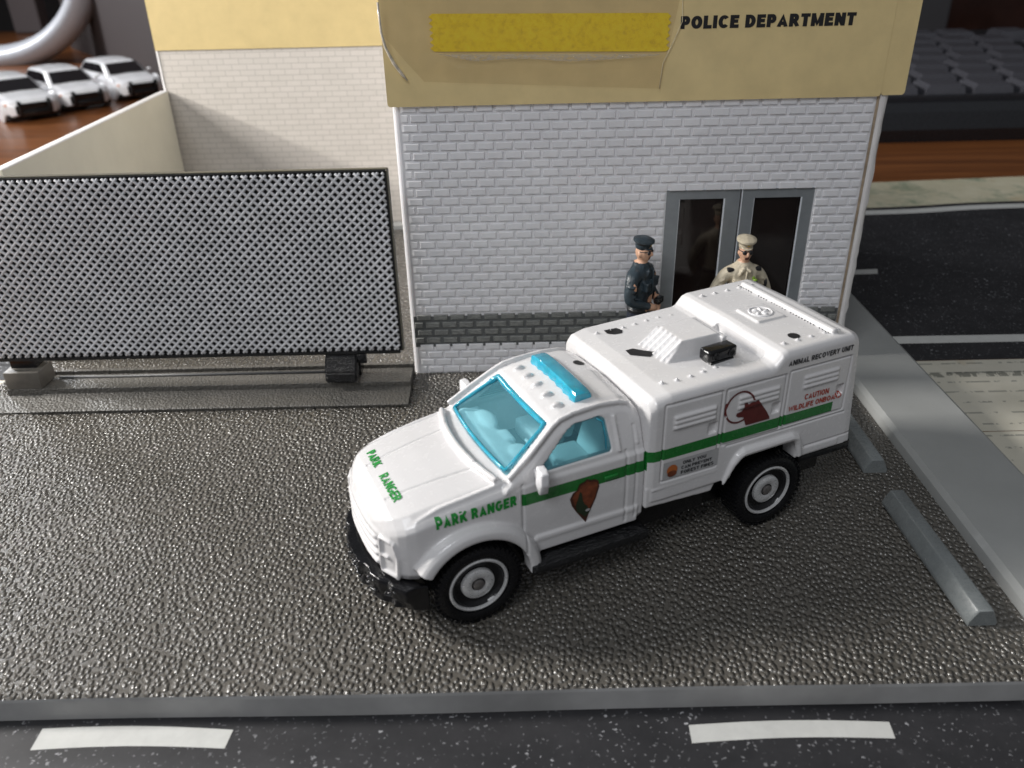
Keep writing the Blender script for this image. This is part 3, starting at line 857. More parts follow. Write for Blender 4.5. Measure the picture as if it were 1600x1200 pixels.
M_rampedge = simple('ramp_edge_plastic', (.12,.11,.095,1), .45, noise=.15, nscale=5, bump=.3, bscale=25)
bm = bmesh.new(); box(bm, -10.05, -2.06, 14.335, 14.75, .002, .24, bev=.012); box(bm, -10.05, -2.06, 15.0, 15.10, .002, .28, bev=.01); box(bm, -10.0, -2.08, 14.751, 14.999, .002, .20)
rpart('track', bm, M_ramp)
bm = bmesh.new(); tube(bm, [(-9.2, 14.80, .245), (-3.4, 14.80, .245)], .03, 8); rpart('rail', bm, simple('dull_rail', (.09,.09,.09,1), .5), 180)
bm = bmesh.new(); box(bm, -10.02, -9.33, 14.34, 14.9, .24, .60, bev=.015); rpart('stop_block', bm, M_rampedge, 30)

# ------------------------------------------------------------------ ranger truck
TO = Vector((-1.1108, 9.1408, 0)); TA = atan2(-.41151436, -.91140328)
truck = empty('toy_truck', TO, TA); tag(truck, 'white toy park ranger pickup with blue windows, green side stripe and animal recovery box', 'truck')
def tp(name, me_or_bm, mats, smooth=None, par=None):
    if isinstance(me_or_bm, bpy.types.Mesh):
        me = me_or_bm; me.name = name; me.materials.clear(); o = obj(name, me, mats, par or truck); return o
    return bm_obj(name, me_or_bm, mats, par or truck, smooth)
# --- cab : lower hull loft
def sect(x, w, zb_, zs, zt, zc, wt=None, bow=0):
    wt = wt if wt is not None else w*.82
    half = [(w*.93, zb_), (w, zb_+.12), (w+.01, (zb_+zs)/2), (w, zs-.06), (w-.05, zs), (wt, zt), (wt*.5, (zt+zc)/2+.01)]
    pts = [(0, zb_)] + half + [(0, zc)]
    full = pts + [(-y, z) for y, z in reversed(half)]
    return [(x, y, z) for y, z in full]
hull = bmesh.new()
def _w(x): return 1.08*(1-((x-.5)/.56)**2.6)**(1/2.6) if x > .5 else 1.08
HT = [(1.055, .93, 1.38, 1.45, 1.47), (1.0, .88, 1.48, 1.56, 1.58), (.93, .86, 1.56, 1.64, 1.67), (.84, .85, 1.62, 1.71, 1.75), (.68, .84, 1.67, 1.76, 1.80), (.50, .82, 1.72, 1.80, 1.84)]
SEC = []
for x in (1.055, 1.045, 1.025, .995, .955, .90, .83, .74, .62, .50):
    for (xa, *A_), (xb, *B_) in zip(HT, HT[1:]):
        if xb <= x <= xa:
            f_ = (xa-x)/(xa-xb); SEC.append((x, _w(x), *[p_+(q_-p_)*f_ for p_, q_ in zip(A_, B_)])); break
SEC += [(.15, 1.10, .76, 1.79, 1.86, 1.90), (-.30, 1.12, .78, 1.86, 1.92, 1.96), (-.60, 1.13, .78, 1.90, 1.97, 2.01),
       (-.95, 1.13, .78, 1.95, 2.0, 2.03), (-2.58, 1.14, .78, 1.96, 2.02, 2.04)]
loft(hull, [sect(*s) for s in SEC])
# greenhouse
gh = bmesh.new()
def gsec(x, h, wb=1.10, inset=0):
    zb_ = 1.80
    def yw(z): return 1.115 - (z-1.95)*.36
    hw = yw(h)-inset
    z1 = 1.80 + min(.18, (h-1.80)*.4); z2 = max(h-.12, z1 + (h-z1)*.4)
    half = [(wb-inset, zb_), (yw(z1)-.01, z1), (yw(z2)-inset+.0, z2), (yw(h-.04)-.05-inset, h-.02), (yw(h)-.18-inset, h+.01)]
    pts = [(0, zb_)] + half + [(0, h+.05)]
    return [(x, y, z) for y, z in pts + [(-y, z) for y, z in reversed(half)]]
GH = [(-.55, 1.93), (-.80, 2.10), (-1.20, 2.40), (-1.36, 2.51), (-1.50, 2.56), (-1.75, 2.60), (-2.05, 2.63), (-2.35, 2.60), (-2.50, 2.54), (-2.573, 2.44)]
loft(gh, [gsec(x, h) for x, h in GH])
base = boolean(hull, [gh], 'UNION')
bmb = bmesh.new(); bmb.from_mesh(base)
# interior cavity
cav = bmesh.new()
def csec(x, h):
    def yw(z): return 1.04 - (z-1.95)*.36
    half = [(.98, 1.15), (1.0, 1.9), (yw(h), h-.02)]
    pts = [(0, 1.15)] + half + [(0, h)]
    return [(x, y, z) for y, z in pts + [(-y, z) for y, z in reversed(half)]]
loft(cav, [csec(-.62, 1.93), csec(-.85, 2.06), csec(-1.30, 2.38), csec(-1.55, 2.48), csec(-2.42, 2.48)])
# windshield opening : slanted prism
ws_b = (-.60, 2.02); ws_t = (-1.345, 2.505)
d_ = Vector((ws_t[0]-ws_b[0], 0, ws_t[1]-ws_b[1])); up_ = d_.normalized(); nrm = Vector((-up_.z, 0, up_.x)) * -1
nrm = Vector((up_.z, 0, -up_.x))   # outward (forward, up)
if nrm.z < 0: nrm = -nrm
def wpt(f_, y, off):   # f_ 0 bottom .. 1 top
    bow = .10*(1-(y/1.0)**2)*(1-f_*.4)
    p_ = Vector((ws_b[0], 0, ws_b[1])) + d_*f_
    return Vector((p_.x + bow*.8, y, p_.z + bow*.2)) + nrm*off
wcut = bmesh.new()
outline = []
wb_, wt_ = .93, .745
nseg = 10
for i in range(nseg+1): outline.append((.04, -wb_ + 2*wb_*i/nseg))
outline += [(.10, wb_+.0), (.86, wt_+.04)]
for i in range(nseg+1): outline.append((.97, wt_ - 2*wt_*i/nseg))
outline += [(.86, -wt_-.04), (.10, -wb_)]
A = [wcut.verts.new(wpt(f_, y, .25)) for f_, y in outline]; B = [wcut.verts.new(wpt(f_, y, -.22)) for f_, y in outline]
wcut.faces.new(A); wcut.faces.new(B[::-1])
for i in range(len(A)): wcut.faces.new([A[i], B[i], B[(i+1)%len(A)], A[(i+1)%len(A)]])
swin = bmesh.new(); SW = [(-1.03, 1.985), (-1.10, 1.99), (-2.08, 2.01), (-2.10, 2.06), (-2.06, 2.44), (-1.98, 2.49), (-1.62, 2.47), (-1.50, 2.42), (-1.08, 2.05)]
prism(swin, SW, 'y', -1.6, 1.6)
wells = bmesh.new()
for s in (1, -1):
    lathe(wells, [(.74, 0), (.74, .9)], 40, Matrix.Translation((0-.10, s*1.0 - (.0 if s > 0 else .9), .62)) @ Matrix.Identity(4) if False else Matrix.Translation((-.10, .55 if s > 0 else -1.5, .62)) @ Matrix.Rotation(-pi/2, 4, 'X') @ Matrix.Identity(4))
me = boolean(bmb, [cav, wcut, swin, wells])
cabm = bmesh.new(); cabm.from_mesh(me)
# fender flares
def flare(bm, cx, cz, r0, r1, a0, a1, y0, y1, n=26):
    for s in (1, -1):
        rings = []
        for i in range(n+1):
            a = radians(a0 + (a1-a0)*i/n); c_, s_ = cos(a), sin(a)
            rr = lambda r_: (cx + r_*c_, cz + r_*s_)
            prof_ = [(r0, y0), (r0+.0, y1-.02), (r0+.04, y1), (r1-.07, y1-.005), (r1-.02, y1-.05), (r1+.02, y0+.02), (r1+.03, y0)]
            rings.append([(rr(r_)[0], s*y_, rr(r_)[1]) for r_, y_ in prof_])
        loft(bm, rings)
flare(cabm, -.11, .62, .72, .91, 30, 184, 1.02, 1.275)
# hood creases : raised side ribs, centre panel lines ; cowl ridge
for s in (1, -1):
    tube(cabm, [(.60, s*.98, 1.70), (.30, s*.97, 1.80), (-.1, s*.99, 1.87), (-.6, s*1.0, 1.945)], [.03, .035, .035, .03], 8)
# cowl ridge
cow = []
for i in range(21):
    y = -.98 + 1.96*i/20; cow.append((ws_b[0] + .10 + .17*(1-(y/1.0)**2), y, 2.005 - .03*(y*y) + .015))
tube(cabm, cow, .045, 8)
# drip rails beside the roof / A pillars
for s in (1, -1):
    tube(cabm, [(-.62, s*1.06, 2.02), (-.95, s*1.0, 2.25), (-1.30, s*.90, 2.50), (-1.42, s*.875, 2.565), (-1.6, s*.86, 2.60), (-2.0, s*.85, 2.625), (-2.3, s*.86, 2.595), (-2.42, s*.87, 2.56), (-2.47, s*.90, 2.45), (-2.48, s*1.07, 2.02)], .035, 8)
    # B pillar strip and window trims
    tube(cabm, [(-2.18, s*.945, 2.47), (-2.20, s*1.11, 2.0)], .02, 6)
    # door skin crease low
    box(cabm, -2.50, -.95, (s*1.13 if s > 0 else -1.165), (1.165 if s > 0 else s*1.13), .98, 1.06, bev=.015)
    box(cabm, -2.50, -.92, (s*1.13 if s > 0 else -1.155), (1.155 if s > 0 else s*1.13), .80, .98, bev=.01)
# roof marker lights
for i in range(5):
    y = -.58 + .29*i; sphere(cabm, (-1.54 - .0*abs(y), y, 2.625 - .05*y*y), .045, (1.7, 1.0, .75), 10)
# grille ribs and headlights
def nose_x(y):
    return .5 + .56*(1-min(.999, abs(y)/1.08)**2.6)**(1/2.6)
for z in (.98, 1.11, 1.24, 1.37):
    pts = [(nose_x(y)+.008, y, z) for y in [-.62+1.24*i/14 for i in range(15)]]
    tube(cabm, pts, .034, 6)
tube(cabm, [(nose_x(y)-.03, y, 1.45) for y in [-.66+1.32*i/14 for i in range(15)]], .045, 6)
for s in (1, -1):
    def hp(y, z): return (nose_x(y)+.014, s*y, z)
    tube(cabm, [hp(.90, 1.44), hp(.72, 1.45), hp(.70, 1.10), hp(.70, .92), hp(.92, .93)], .034, 6)
    tube(cabm, [hp(.70, 1.18), hp(.84, 1.18)], .03, 6); tube(cabm, [hp(.92, 1.44), hp(.96, 1.2), hp(.94, .88)], .03, 6)
cabme = bpy.data.meshes.new('cab'); bmesh.ops.recalc_face_normals(cabm, faces=cabm.faces); cabm.to_mesh(cabme); cabm.free()
cabme = remesh(cabme, .0175, 3, .5)
# engraved lines (cut after the remesh, by pushing vertices in)
def engrave(me, lines, w=.014, depth=.022):
    import mathutils
    me.update()
    for v in me.vertices:
        x, y, z = v.co
        for kind_, c, lo, hi in lines:
            if kind_ == 'x' and abs(y) > .98 and lo < z < hi and abs(x-c) < w*1.6:
                v.co.y -= math.copysign(depth*(1-(abs(x-c)/(w*1.6))), y)
            elif kind_ == 'hood' and lo < x < hi and z > 1.5:
                yc = c + (.10)*(hi-x)
                if abs(abs(y)-yc) < w*1.8: v.co.z -= depth*.8*(1-abs(abs(y)-yc)/(w*1.8))
engrave(cabme, [('x', -.78, .9, 1.93), ('x', -2.30, .85, 2.0), ('x', -2.45, .9, 2.3), ('hood', .42, -.42, .80)])
cab = tp('cab_body', cabme, M_white)
bv_cab = bvh_of(cabme)

# --- rear box
def bsec(x, w, zt, zb_=1.10, r=.12):
    half = [(w, zb_)]
    half += [(w, zb_ + (zt-r-zb_)*k/3) for k in (1, 2)]
    for k in range(6):
        a = radians(90*k/5); half.append((w - r + r*cos(a), zt - r + r*sin(a)))
    pts = [(0, zb_)] + half + [(0, zt+.02)]
    return [(x, y, z) for y, z in pts + [(-y, z) for y, z in reversed(half)]]
rb = bmesh.new()
BX = [(-2.58, 1.10, 2.52, .16), (-2.60, 1.17, 2.60, .16), (-2.68, 1.205, 2.665, .15), (-2.9, 1.215, 2.70, .12), (-4.48, 1.225, 2.735, .12), (-4.56, 1.225, 2.76, .12), (-4.68, 1.225, 2.89, .11), (-4.76, 1.225, 2.915, .11),
      (-5.92, 1.225, 2.93, .11), (-6.02, 1.21, 2.90, .13), (-6.07, 1.15, 2.82, .14)]
loft(rb, [bsec(x, w, zt, 1.08, r_) for x, w, zt, r_ in BX])
# slanted rear : shear the tail
for v in rb.verts:
    if v.co.x < -5.8: v.co.x -= (2.9 - v.co.z)*.10
# lower skirt ahead of the wheel
cut1 = bmesh.new(); prism(cut1, [(-3.80, .5), (-3.98, 1.05), (-4.10, 1.38), (-4.18, 1.43), (-5.02, 1.43), (-5.12, 1.38), (-5.22, .5)], 'y', -2, 2)
skirt = bmesh.new(); prism(skirt, [(-2.59, .99), (-3.70, .93), (-3.82, 1.2), (-3.82, 1.3), (-2.59, 1.3)], 'y', -1.19, 1.19)
me = boolean(rb, [skirt], 'UNION'); b2 = bmesh.new(); b2.from_mesh(me)
# under-belly hollow for chassis + AC recess + door panel recesses
belly = bmesh.new(); box(belly, -6.5, -2.0, -.95, .95, .5, 1.5)
cuts = [cut1, belly]
doors = [(-2.80, -3.70, 1.38, 2.575), (-3.77, -4.76, 1.70, 2.575), (-4.83, -5.93, 1.72, 2.60)]
lines_cut = bmesh.new()
for s in (1, -1):
    for (xa, xb, za, zb_) in doors:
        # thin recessed outline
        for q in ((xa+.012, xa-.012, za, zb_), (xb+.012, xb-.012, za, zb_), (xa+.0, xb-.0, zb_-.012, zb_+.012), (xa, xb, za-.012, za+.012)):
            y0, y1 = (1.205, 1.3) if s > 0 else (-1.3, -1.205)
            box(lines_cut, min(q[0], q[1]), max(q[0], q[1]), y0, y1, q[2], q[3])
    # handle recesses
    for hx in (-3.58, -4.64, -5.80):
        y0, y1 = (1.17, 1.3) if s > 0 else (-1.3, -1.17)
        box(lines_cut, hx-.075, hx+.065, y0, y1, 1.95 if hx > -3.6 else 1.99, 2.12 if hx > -3.6 else 2.16)
    y0, y1 = (1.205, 1.3) if s > 0 else (-1.3, -1.205)
    box(lines_cut, -5.97, -3.85, y0, y1, 1.655, 1.682)
    box(lines_cut, -6.2, -5.30, y0, y1, 1.235, 1.258)
lm = boolean(lines_cut, [bmesh.new()], 'UNION') if False else None
cuts.append(lines_cut)
acr = bmesh.new(); box(acr, -4.62, -4.25, -.16, .92, 2.69, 3.1)
me = boolean(b2, [cut1, belly])
b3 = bmesh.new(); b3.from_mesh(me)
o = temp(b3); c_ = temp(lines_cut); m_ = o.modifiers.new('b', 'BOOLEAN'); m_.operation = 'DIFFERENCE'; m_.object = c_; m_.solver = 'EXACT'; m_.use_self = True
c2 = temp(acr); m2 = o.modifiers.new('b', 'BOOLEAN'); m2.operation = 'DIFFERENCE'; m2.object = c2; m2.solver = 'EXACT'
me = evaluated(o)
for q in (o, c_, c2): bpy.data.objects.remove(q)
b4 = bmesh.new(); b4.from_mesh(me)
for s in (1, -1):
    # louvres
    for (xa, xb, zc_) in ((-2.95, -3.60, 2.36), (-3.98, -4.66, 2.40), (-5.10, -5.72, 2.44)):
        ya, yb = (1.20, 1.222) if s > 0 else (-1.222, -1.20)
        for k in range(3):
            z = zc_ - k*.075
            tube(b4, [(xa, s*1.228, z), (xb, s*1.228, z)], [.03, .03], 6)
    # rear wheel flare lip
    P_ = [(-3.86, 1.02), (-4.00, 1.33), (-4.08, 1.44), (-4.16, 1.49), (-5.02, 1.50), (-5.11, 1.46), (-5.16, 1.36), (-5.22, 1.12)]
    tube(b4, [(x, s*1.235, z) for x, z in P_], [.02, .05, .065, .07, .07, .065, .06, .05], 8)
    # lower ridge in front of wheel
    tube(b4, [(-2.68, s*1.20, 1.27), (-3.75, s*1.205, 1.30)], .022, 6)
    # raised strip on left stake
    box(b4, -5.95, -5.25, min(s*1.20, s*1.238), max(s*1.20, s*1.238), 1.10, 1.225, bev=.01)
# roof details
# AC unit
def quad_block(bm, base_, top_):
    a = [bm.verts.new(p_) for p_ in base_]; b = [bm.verts.new(p_) for p_ in top_]
    bm.faces.new(a[::-1]); bm.faces.new(b)
    for i in range(4): bm.faces.new([a[i], a[(i+1)%4], b[(i+1)%4], b[i]])
quad_block(b4, [(-3.28, -.28, 2.70), (-3.28, .46, 2.70), (-4.25, .50, 2.70), (-4.25, -.28, 2.70)][::-1], [(-3.62, -.20, 2.965), (-3.62, .36, 2.965), (-4.18, .40, 2.985), (-4.18, -.22, 2.985)][::-1])
for k in range(6):
    y = -.22 + k*.115
    tube(b4, [(-3.30, y, 2.73), (-3.60, y, 2.955)], .022, 6)
# housing around the recess
box(b4, -4.27, -4.18, -.26, .50, 2.70, 2.96, bev=.02)
# rivets
for s in (-1, 1):
    for k in range(7):
        sphere(b4, (-2.95 - k*.22, s*.86 + .03*sin(k), 2.735), .022, (1,1,.8), 8)
for k in range(5): sphere(b4, (-4.85 - k*.24, -.90, 2.94), .028, (1,1,.8), 8)
for k in range(5): sphere(b4, (-4.85 - k*.24, .98, 2.94), .022, (1,1,.8), 8)
# rear vent plate
box(b4, -5.45, -4.95, -.20, .32, 2.93, 2.965, bev=.015)
# rear ridge
box(b4, -5.74, -5.63, -.97, 1.08, 2.93, 3.0, bev=.035, seg=3)
me4 = bpy.data.meshes.new('boxm'); bmesh.ops.recalc_face_normals(b4, faces=b4.faces); b4.to_mesh(me4); b4.free()
boxme = remesh(me4, .0155, 2, .5)
def groove(me, V_, H_, w=.017, depth=.026):
    for v in me.vertices:
        x, y, z = v.co
        if abs(y) < 1.19: continue
        k = 0
        for c, lo, hi in V_:
            if lo < z < hi and abs(x-c) < w: k = max(k, 1-abs(x-c)/w)
        for c, lo, hi in H_:
            if lo < x < hi and abs(z-c) < w: k = max(k, 1-abs(z-c)/w)
        if k: v.co.y -= math.copysign(depth*min(1, k*1.5), y)
groove(boxme, [(q, d_[2], d_[3]) for d_ in doors for q in d_[:2]], [(q, d_[1], d_[0]) for d_ in doors for q in (d_[3], d_[2])] + [(1.665, -5.98, -3.85), (1.245, -6.2, -5.3)])
rbox = tp('animal_box', boxme, M_white)
bv_box = bvh_of(boxme)
# vent fan emblem on the plate (raised ring and spokes)
bm = bmesh.new()
ring = [(-5.20+.17*cos(2*pi*k/24), .06+.17*sin(2*pi*k/24), 2.968) for k in range(25)]
tube(bm, ring, .014, 6)
for k in range(5):
    a = 2*pi*k/5; tube(bm, [(-5.20+.03*cos(a), .06+.03*sin(a), 2.968), (-5.20+.12*cos(a+.5), .06+.12*sin(a+.5), 2.968)], [.012, .028], 6)
tp('roof_vent', bm, M_whiteplain, 180, rbox)
# perforations along the ridge
bm = bmesh.new()
for k in range(34):
    y = -.95 + k*.060
    if random.random() < .15: continue
    sphere(bm, (-5.60, y, 2.945), .010, (1,1,1), 6)
tag(tp('vent_holes', bm, M_darkink, None, rbox), None, kind='stuff')
# black print marks
def ink(name, pts, par, bvh, mat, u=(1,0,0), v=(0,1,0), o_=(0,0,0), d=(0,0,-1), off=.006, grid=.06):
    b = poly_bm(pts, grid); place(b, o_, u, v); project(b, bvh, d, off); return tp(name, b, mat, 180, par)
def disc(cx, cy, rx, ry, n=20, a0=0, a1=360): return [(cx+rx*cos(radians(a0+(a1-a0)*k/n)), cy+ry*sin(radians(a0+(a1-a0)*k/n))) for k in range(n)]
ink('black_mark', [(-3.10, -.82), (-3.08, -.70), (-3.16, -.62), (-3.28, -.60), (-3.34, -.68), (-3.30, -.80)], rbox, bv_box, M_ink, o_=(-0, -.18+.10, 3.2))
ink('black_mark', [(-3.00, .18), (-3.02, .02), (-3.14, .02), (-3.34, .28), (-3.22, .36)], rbox, bv_box, M_ink, o_=(0, -.18, 3.2))
ink('black_dot', disc(-5.13, .86, .085, .085), rbox, bv_box, M_ink, o_=(0, 0, 3.3))
ink('black_dot', disc(-2.33, -.27, .085, .085), cab, bv_cab, M_ink, o_=(0, 0, 3.3))
# black twin nozzle / searchlight
bm = bmesh.new(); Mz = Matrix.Translation((-4.0, .66, 2.83)) @ Matrix.Rotation(radians(4), 4, 'Z')
box(bm, -.26, .24, -.13, .10, -.08, .10, bev=.04, seg=3, M=Mz)
box(bm, -.20, .2, -.1, .1, -.13, -.07, M=Mz)
sl = tp('roof_searchlight', bm, M_black, 40)
bm = bmesh.new()
for k in (-.15, .13):
    bm = bmesh.new(); lathe(bm, [(.055, 0), (.06, .012), (.045, .02), (.035, .005)], 16, Mz @ Matrix.Translation((k, .10, .01)) @ Matrix.Rotation(-pi/2, 4, 'X')); tp('lens', bm, M_blacktex, 40, sl)
# --- glass
bm = bmesh.new(); NU, NV = 20, 8; g_ = []
for j in range(NV+1):
    f_ = .03 + .95*j/NV; w_ = wb_ + .02 + (wt_-wb_)*f_
    g_.append([bm.verts.new(wpt(f_, -w_ + 2*w_*i/NU, -.05)) for i in range(NU+1)])
for j in range(NV):
    for i in range(NU): bm.faces.new([g_[j][i], g_[j][i+1], g_[j+1][i+1], g_[j+1][i]])
wsd = tp('windshield', bm, M_glass, 180); 
bm = bmesh.new(); loop = []
wr = lambda f_: wb_ - .015 + (wt_-wb_)*f_
for i in range(17): loop.append(wpt(.075, -wr(.05) + .03 + 2*(wr(.05)-.03)*i/16, -.03))
for i in range(1, 8): loop.append(wpt(.075 + .86*i/8, wr(.05 + .9*i/8)-.01, -.03))
for i in range(17): loop.append(wpt(.935, wr(.95) - .02 - 2*(wr(.95)-.02)*i/16, -.03))
for i in range(1, 8): loop.append(wpt(.935 - .86*i/8, -wr(.95 - .9*i/8)+.01, -.03))
loop.append(loop[0]); tube(bm, loop, [.026 + (.018 if 24 <= i <= 41 else 0) for i in range(len(loop))], 8)
tp('windshield_rim', bm, M_blue, 180, wsd)
for s in (1, -1):
    bm = bmesh.new(); pts = []
    for x, z in SW: pts.append((x + .02*(1 if x > -1.5 else -1), s*(1.075 - (z-1.95)*.36), z))
    vs = [bm.verts.new(p_) for p_ in pts]; bm.faces.new(vs)
    sg = tp('side_window', bm, M_glass, None)
    q = sg.modifiers.new('t', 'SOLIDIFY'); q.thickness = .015; q.offset = 0
    bm = bmesh.new(); tube(bm, [(x, s*(1.070 - (z-1.95)*.36), z) for x, z in [(-2.03, 2.05), (-2.045, 2.2), (-2.03, 2.40), (-1.95, 2.455)]], .017, 6)
    tp('window_rim', bm, M_blue, 180, sg)
# light bar
bm = bmesh.new()
zlb = lambda y: 2.665 - .06*y*y
NB = 14; rings = []
for i in range(NB+1):
    y = -.66 + 1.32*i/NB; s_ = 1 if 0 < i < NB else .75
    zz = zlb(y); rip = .012*(1 if i % 2 else -1)
    rings.append([(-1.745+rip, y, zz-.04), (-1.76+rip, y, zz+.055*s_), (-1.785, y, zz+.09*s_), (-1.955, y, zz+.10*s_), (-2.0, y, zz+.07*s_), (-2.01, y, zz-.04)])
loft(bm, rings)
bmesh.ops.bevel(bm, geom=[e for e in bm.edges if abs(e.verts[0].co.y-e.verts[1].co.y) < .001], offset=.008, segments=2, affect='EDGES')
lb = tp('light_bar', bm, M_blue, 40)
# interior
bm = bmesh.new(); box(bm, -2.5, -.55, -.98, .98, 1.30, 1.36)
tp('cab_floor', bm, M_intdark)
bm = bmesh.new()
# dashboard with rounded pods
rings = []
for i in range(19):
    y = -.90 + 1.8*i/18; b_ = .03*sin(i*.9)
    rings.append([(-.58, y, 1.40), (-.58, y, 1.93), (-.78, y, 1.99+b_*.3), (-1.02+b_, y, 1.96), (-1.10+b_, y, 1.86), (-1.06, y, 1.40)])
loft(bm, rings)
sphere(bm, (-1.05, .48, 1.95), .17, (.9, 1.25, .45), 16); sphere(bm, (-.98, -.50, 1.96), .15, (1.0, 1.9, .40), 16); box(bm, -1.16, -.95, -.17, .17, 1.5, 1.97, bev=.06)
me_ = bpy.data.meshes.new('dash'); bmesh.ops.recalc_face_normals(bm, faces=bm.faces); bm.to_mesh(me_); bm.free()
tp('dashboard', remesh(me_, .03, 3), M_interior)
bm = bmesh.new(); ring = []
for k in range(25):
    a = 2*pi*k/24; ring.append((-1.26 + .085*sin(a), .48 + .17*cos(a), 1.93 + .145*sin(a)))
tube(bm, ring, .025, 8); tube(bm, [(-1.26, .35, 1.93), (-1.26, .61, 1.93)], .02, 6); tube(bm, [(-1.26, .48, 1.93), (-1.06, .48, 1.80)], .03, 6)
tp('steering_wheel', bm, M_interior, 180)
for y in (.46, -.46):
    bm = bmesh.new(); Ms = Matrix.Translation((-1.95, y, 1.42))
    box(bm, -.12, .42, -.32, .32, 0, .28, bev=.07, seg=3, M=Ms)
    Mb = Matrix.Translation((-2.10, y, 1.50)) @ Matrix.Rotation(radians(-16), 4, 'Y')
    box(bm, -.10, .10, -.30, .30, 0, .72, bev=.07, seg=3, M=Mb)
    box(bm, -.08, .08, -.15, .15, .66, .92, bev=.05, seg=3, M=Mb)
    tp('seat', bm, M_interior, 60)
# mirrors
for s in (1, -1):
    bm = bmesh.new()
    Mm = Matrix.Translation((-.98, s*1.27, 2.02)) @ Matrix.Rotation(radians(-6*s), 4, 'Z')
    prism(bm, [(-.10, .17), (.10, .15), (.11, -.02), (.03, -.20), (-.06, -.20), (-.11, -.0)], 'x', -.07, .05, M=Mm)
    box(bm, -.05, .05, -.20 if s > 0 else .02, -.02 if s > 0 else .20, -.03, .07, M=Mm)
    sphere(bm, (0, 0, -.02), .1, (.8, 1, 1.6), 10, M=Mm)
    me_ = bpy.data.meshes.new('mir'); bmesh.ops.recalc_face_normals(bm, faces=bm.faces); bm.to_mesh(me_); bm.free()
    tp('side_mirror', remesh(me_, .018, 4), M_whiteplain)
# door handles
for s in (1, -1):
    bm = bmesh.new(); box(bm, -2.16, -1.95, min(s*1.135, s*1.17), max(s*1.135, s*1.17), 1.64, 1.70, bev=.014)
    tp('door_handle', bm, simple('handle_green', (.010,.19,.03,1), .25, coat=.5), 60, cab)
# chassis
bm = bmesh.new()
box(bm, -6.1, .70, -.80, .80, .38, 1.12, bev=.03); box(bm, -3.75, -2.55, -.98, .98, .50, 1.15, bev=.03)
box(bm, -2.6, -.85, -1.05, 1.05, .55, .85, bev=.02); box(bm, -5.25, -3.8, -.84, .84, .6, 1.5)
box(bm, -.95, .75, -.86, .86, .5, 1.2)
tp('chassis', bm, M_black, 40)
for s in (1, -1):
    bm = bmesh.new(); y0, y1 = sorted((s*1.0, s*1.31))
    box(bm, -2.62, -.84, y0, y1, .56, .70, bev=.025)
    for k in range(34):
        sphere(bm, (-2.55 + k*.049, s*1.27, .705), .019, (1,1,.7), 6); 
        if k % 2: sphere(bm, (-2.55 + k*.049, s*1.12, .705), .014, (1,1,.6), 6)
    tp('running_board', bm, M_blacktex, 40)
# front bumper : bowed thick bar with chin
bm = bmesh.new(); rings = []
for i in range(25):
    y = -1.16 + 2.32*i/24; a = abs(y)/1.16; x = 1.25 - .40*a**2.3
    zt = .83 + .04*a*a; th = .19 + .03*(1-a)
    chin = .10 if a < .55 else .06
    if .30 < a < .42 or .70 < a < .78: x -= .045
    rings.append([(x-th-.12, y, zt-.04), (x-th+.06, y, zt), (x-.02, y, zt-.02), (x, y, zt-.08), (x-.01, y, zt-.22), (x-.06, y, zt-.26), (x-.02 if .15 < a < .9 else x-.1, y, zt-.34-chin*.6), (x-th-.12, y, zt-.46)])
loft(bm, rings)
for (yc, nn, w_) in ((0, 16, .34), (-.62, 5, .12), (.60, 8, .10), (.9, 3, .05), (-.95, 4, .06)):
    for k in range(nn):
        y = yc + random.uniform(-w_, w_); a = abs(y)/1.16; x = 1.25 - .40*a**2.3
        sphere(bm, (x-.005, y, .74 + .05*a*a - random.uniform(.06, .22)), random.uniform(.012, .024), (1,1,1), 8)
me_ = bpy.data.meshes.new('bump'); bmesh.ops.recalc_face_normals(bm, faces=bm.faces); bm.to_mesh(me_); bm.free()
fb = tp('front_bumper', remesh(me_, .0135, 1, .4), M_black)
M_stud = simple('stud_gloss_black', (.02,.02,.022,1), .07, noise=.1, spec=1.0, coat=1.0)
bm = bmesh.new(); rs = random.Random(4)
for (yc, nn, w_) in ((.05, 16, .26), (-.62, 5, .10), (.66, 8, .09), (.98, 3, .04), (-.98, 4, .05)):
    for k in range(nn):
        y = yc + rs.uniform(-w_, w_); a = abs(y)/1.16; x = 1.25 - .40*a**2.3 - (.045 if (.30 < a < .42 or .70 < a < .78) else 0)
        sphere(bm, (x-.0, y, .83 + .04*a*a - rs.uniform(.03, .26)), rs.uniform(.016, .026), (1,1,1), 8)
tag(tp('bumper_studs', bm, M_stud, 180, fb), None, kind='stuff')
# rear bumper
bm = bmesh.new(); box(bm, -6.30, -5.28, -1.17, 1.19, .90, 1.07, bev=.05, seg=3); tp('rear_bumper', bm, M_black, 50)
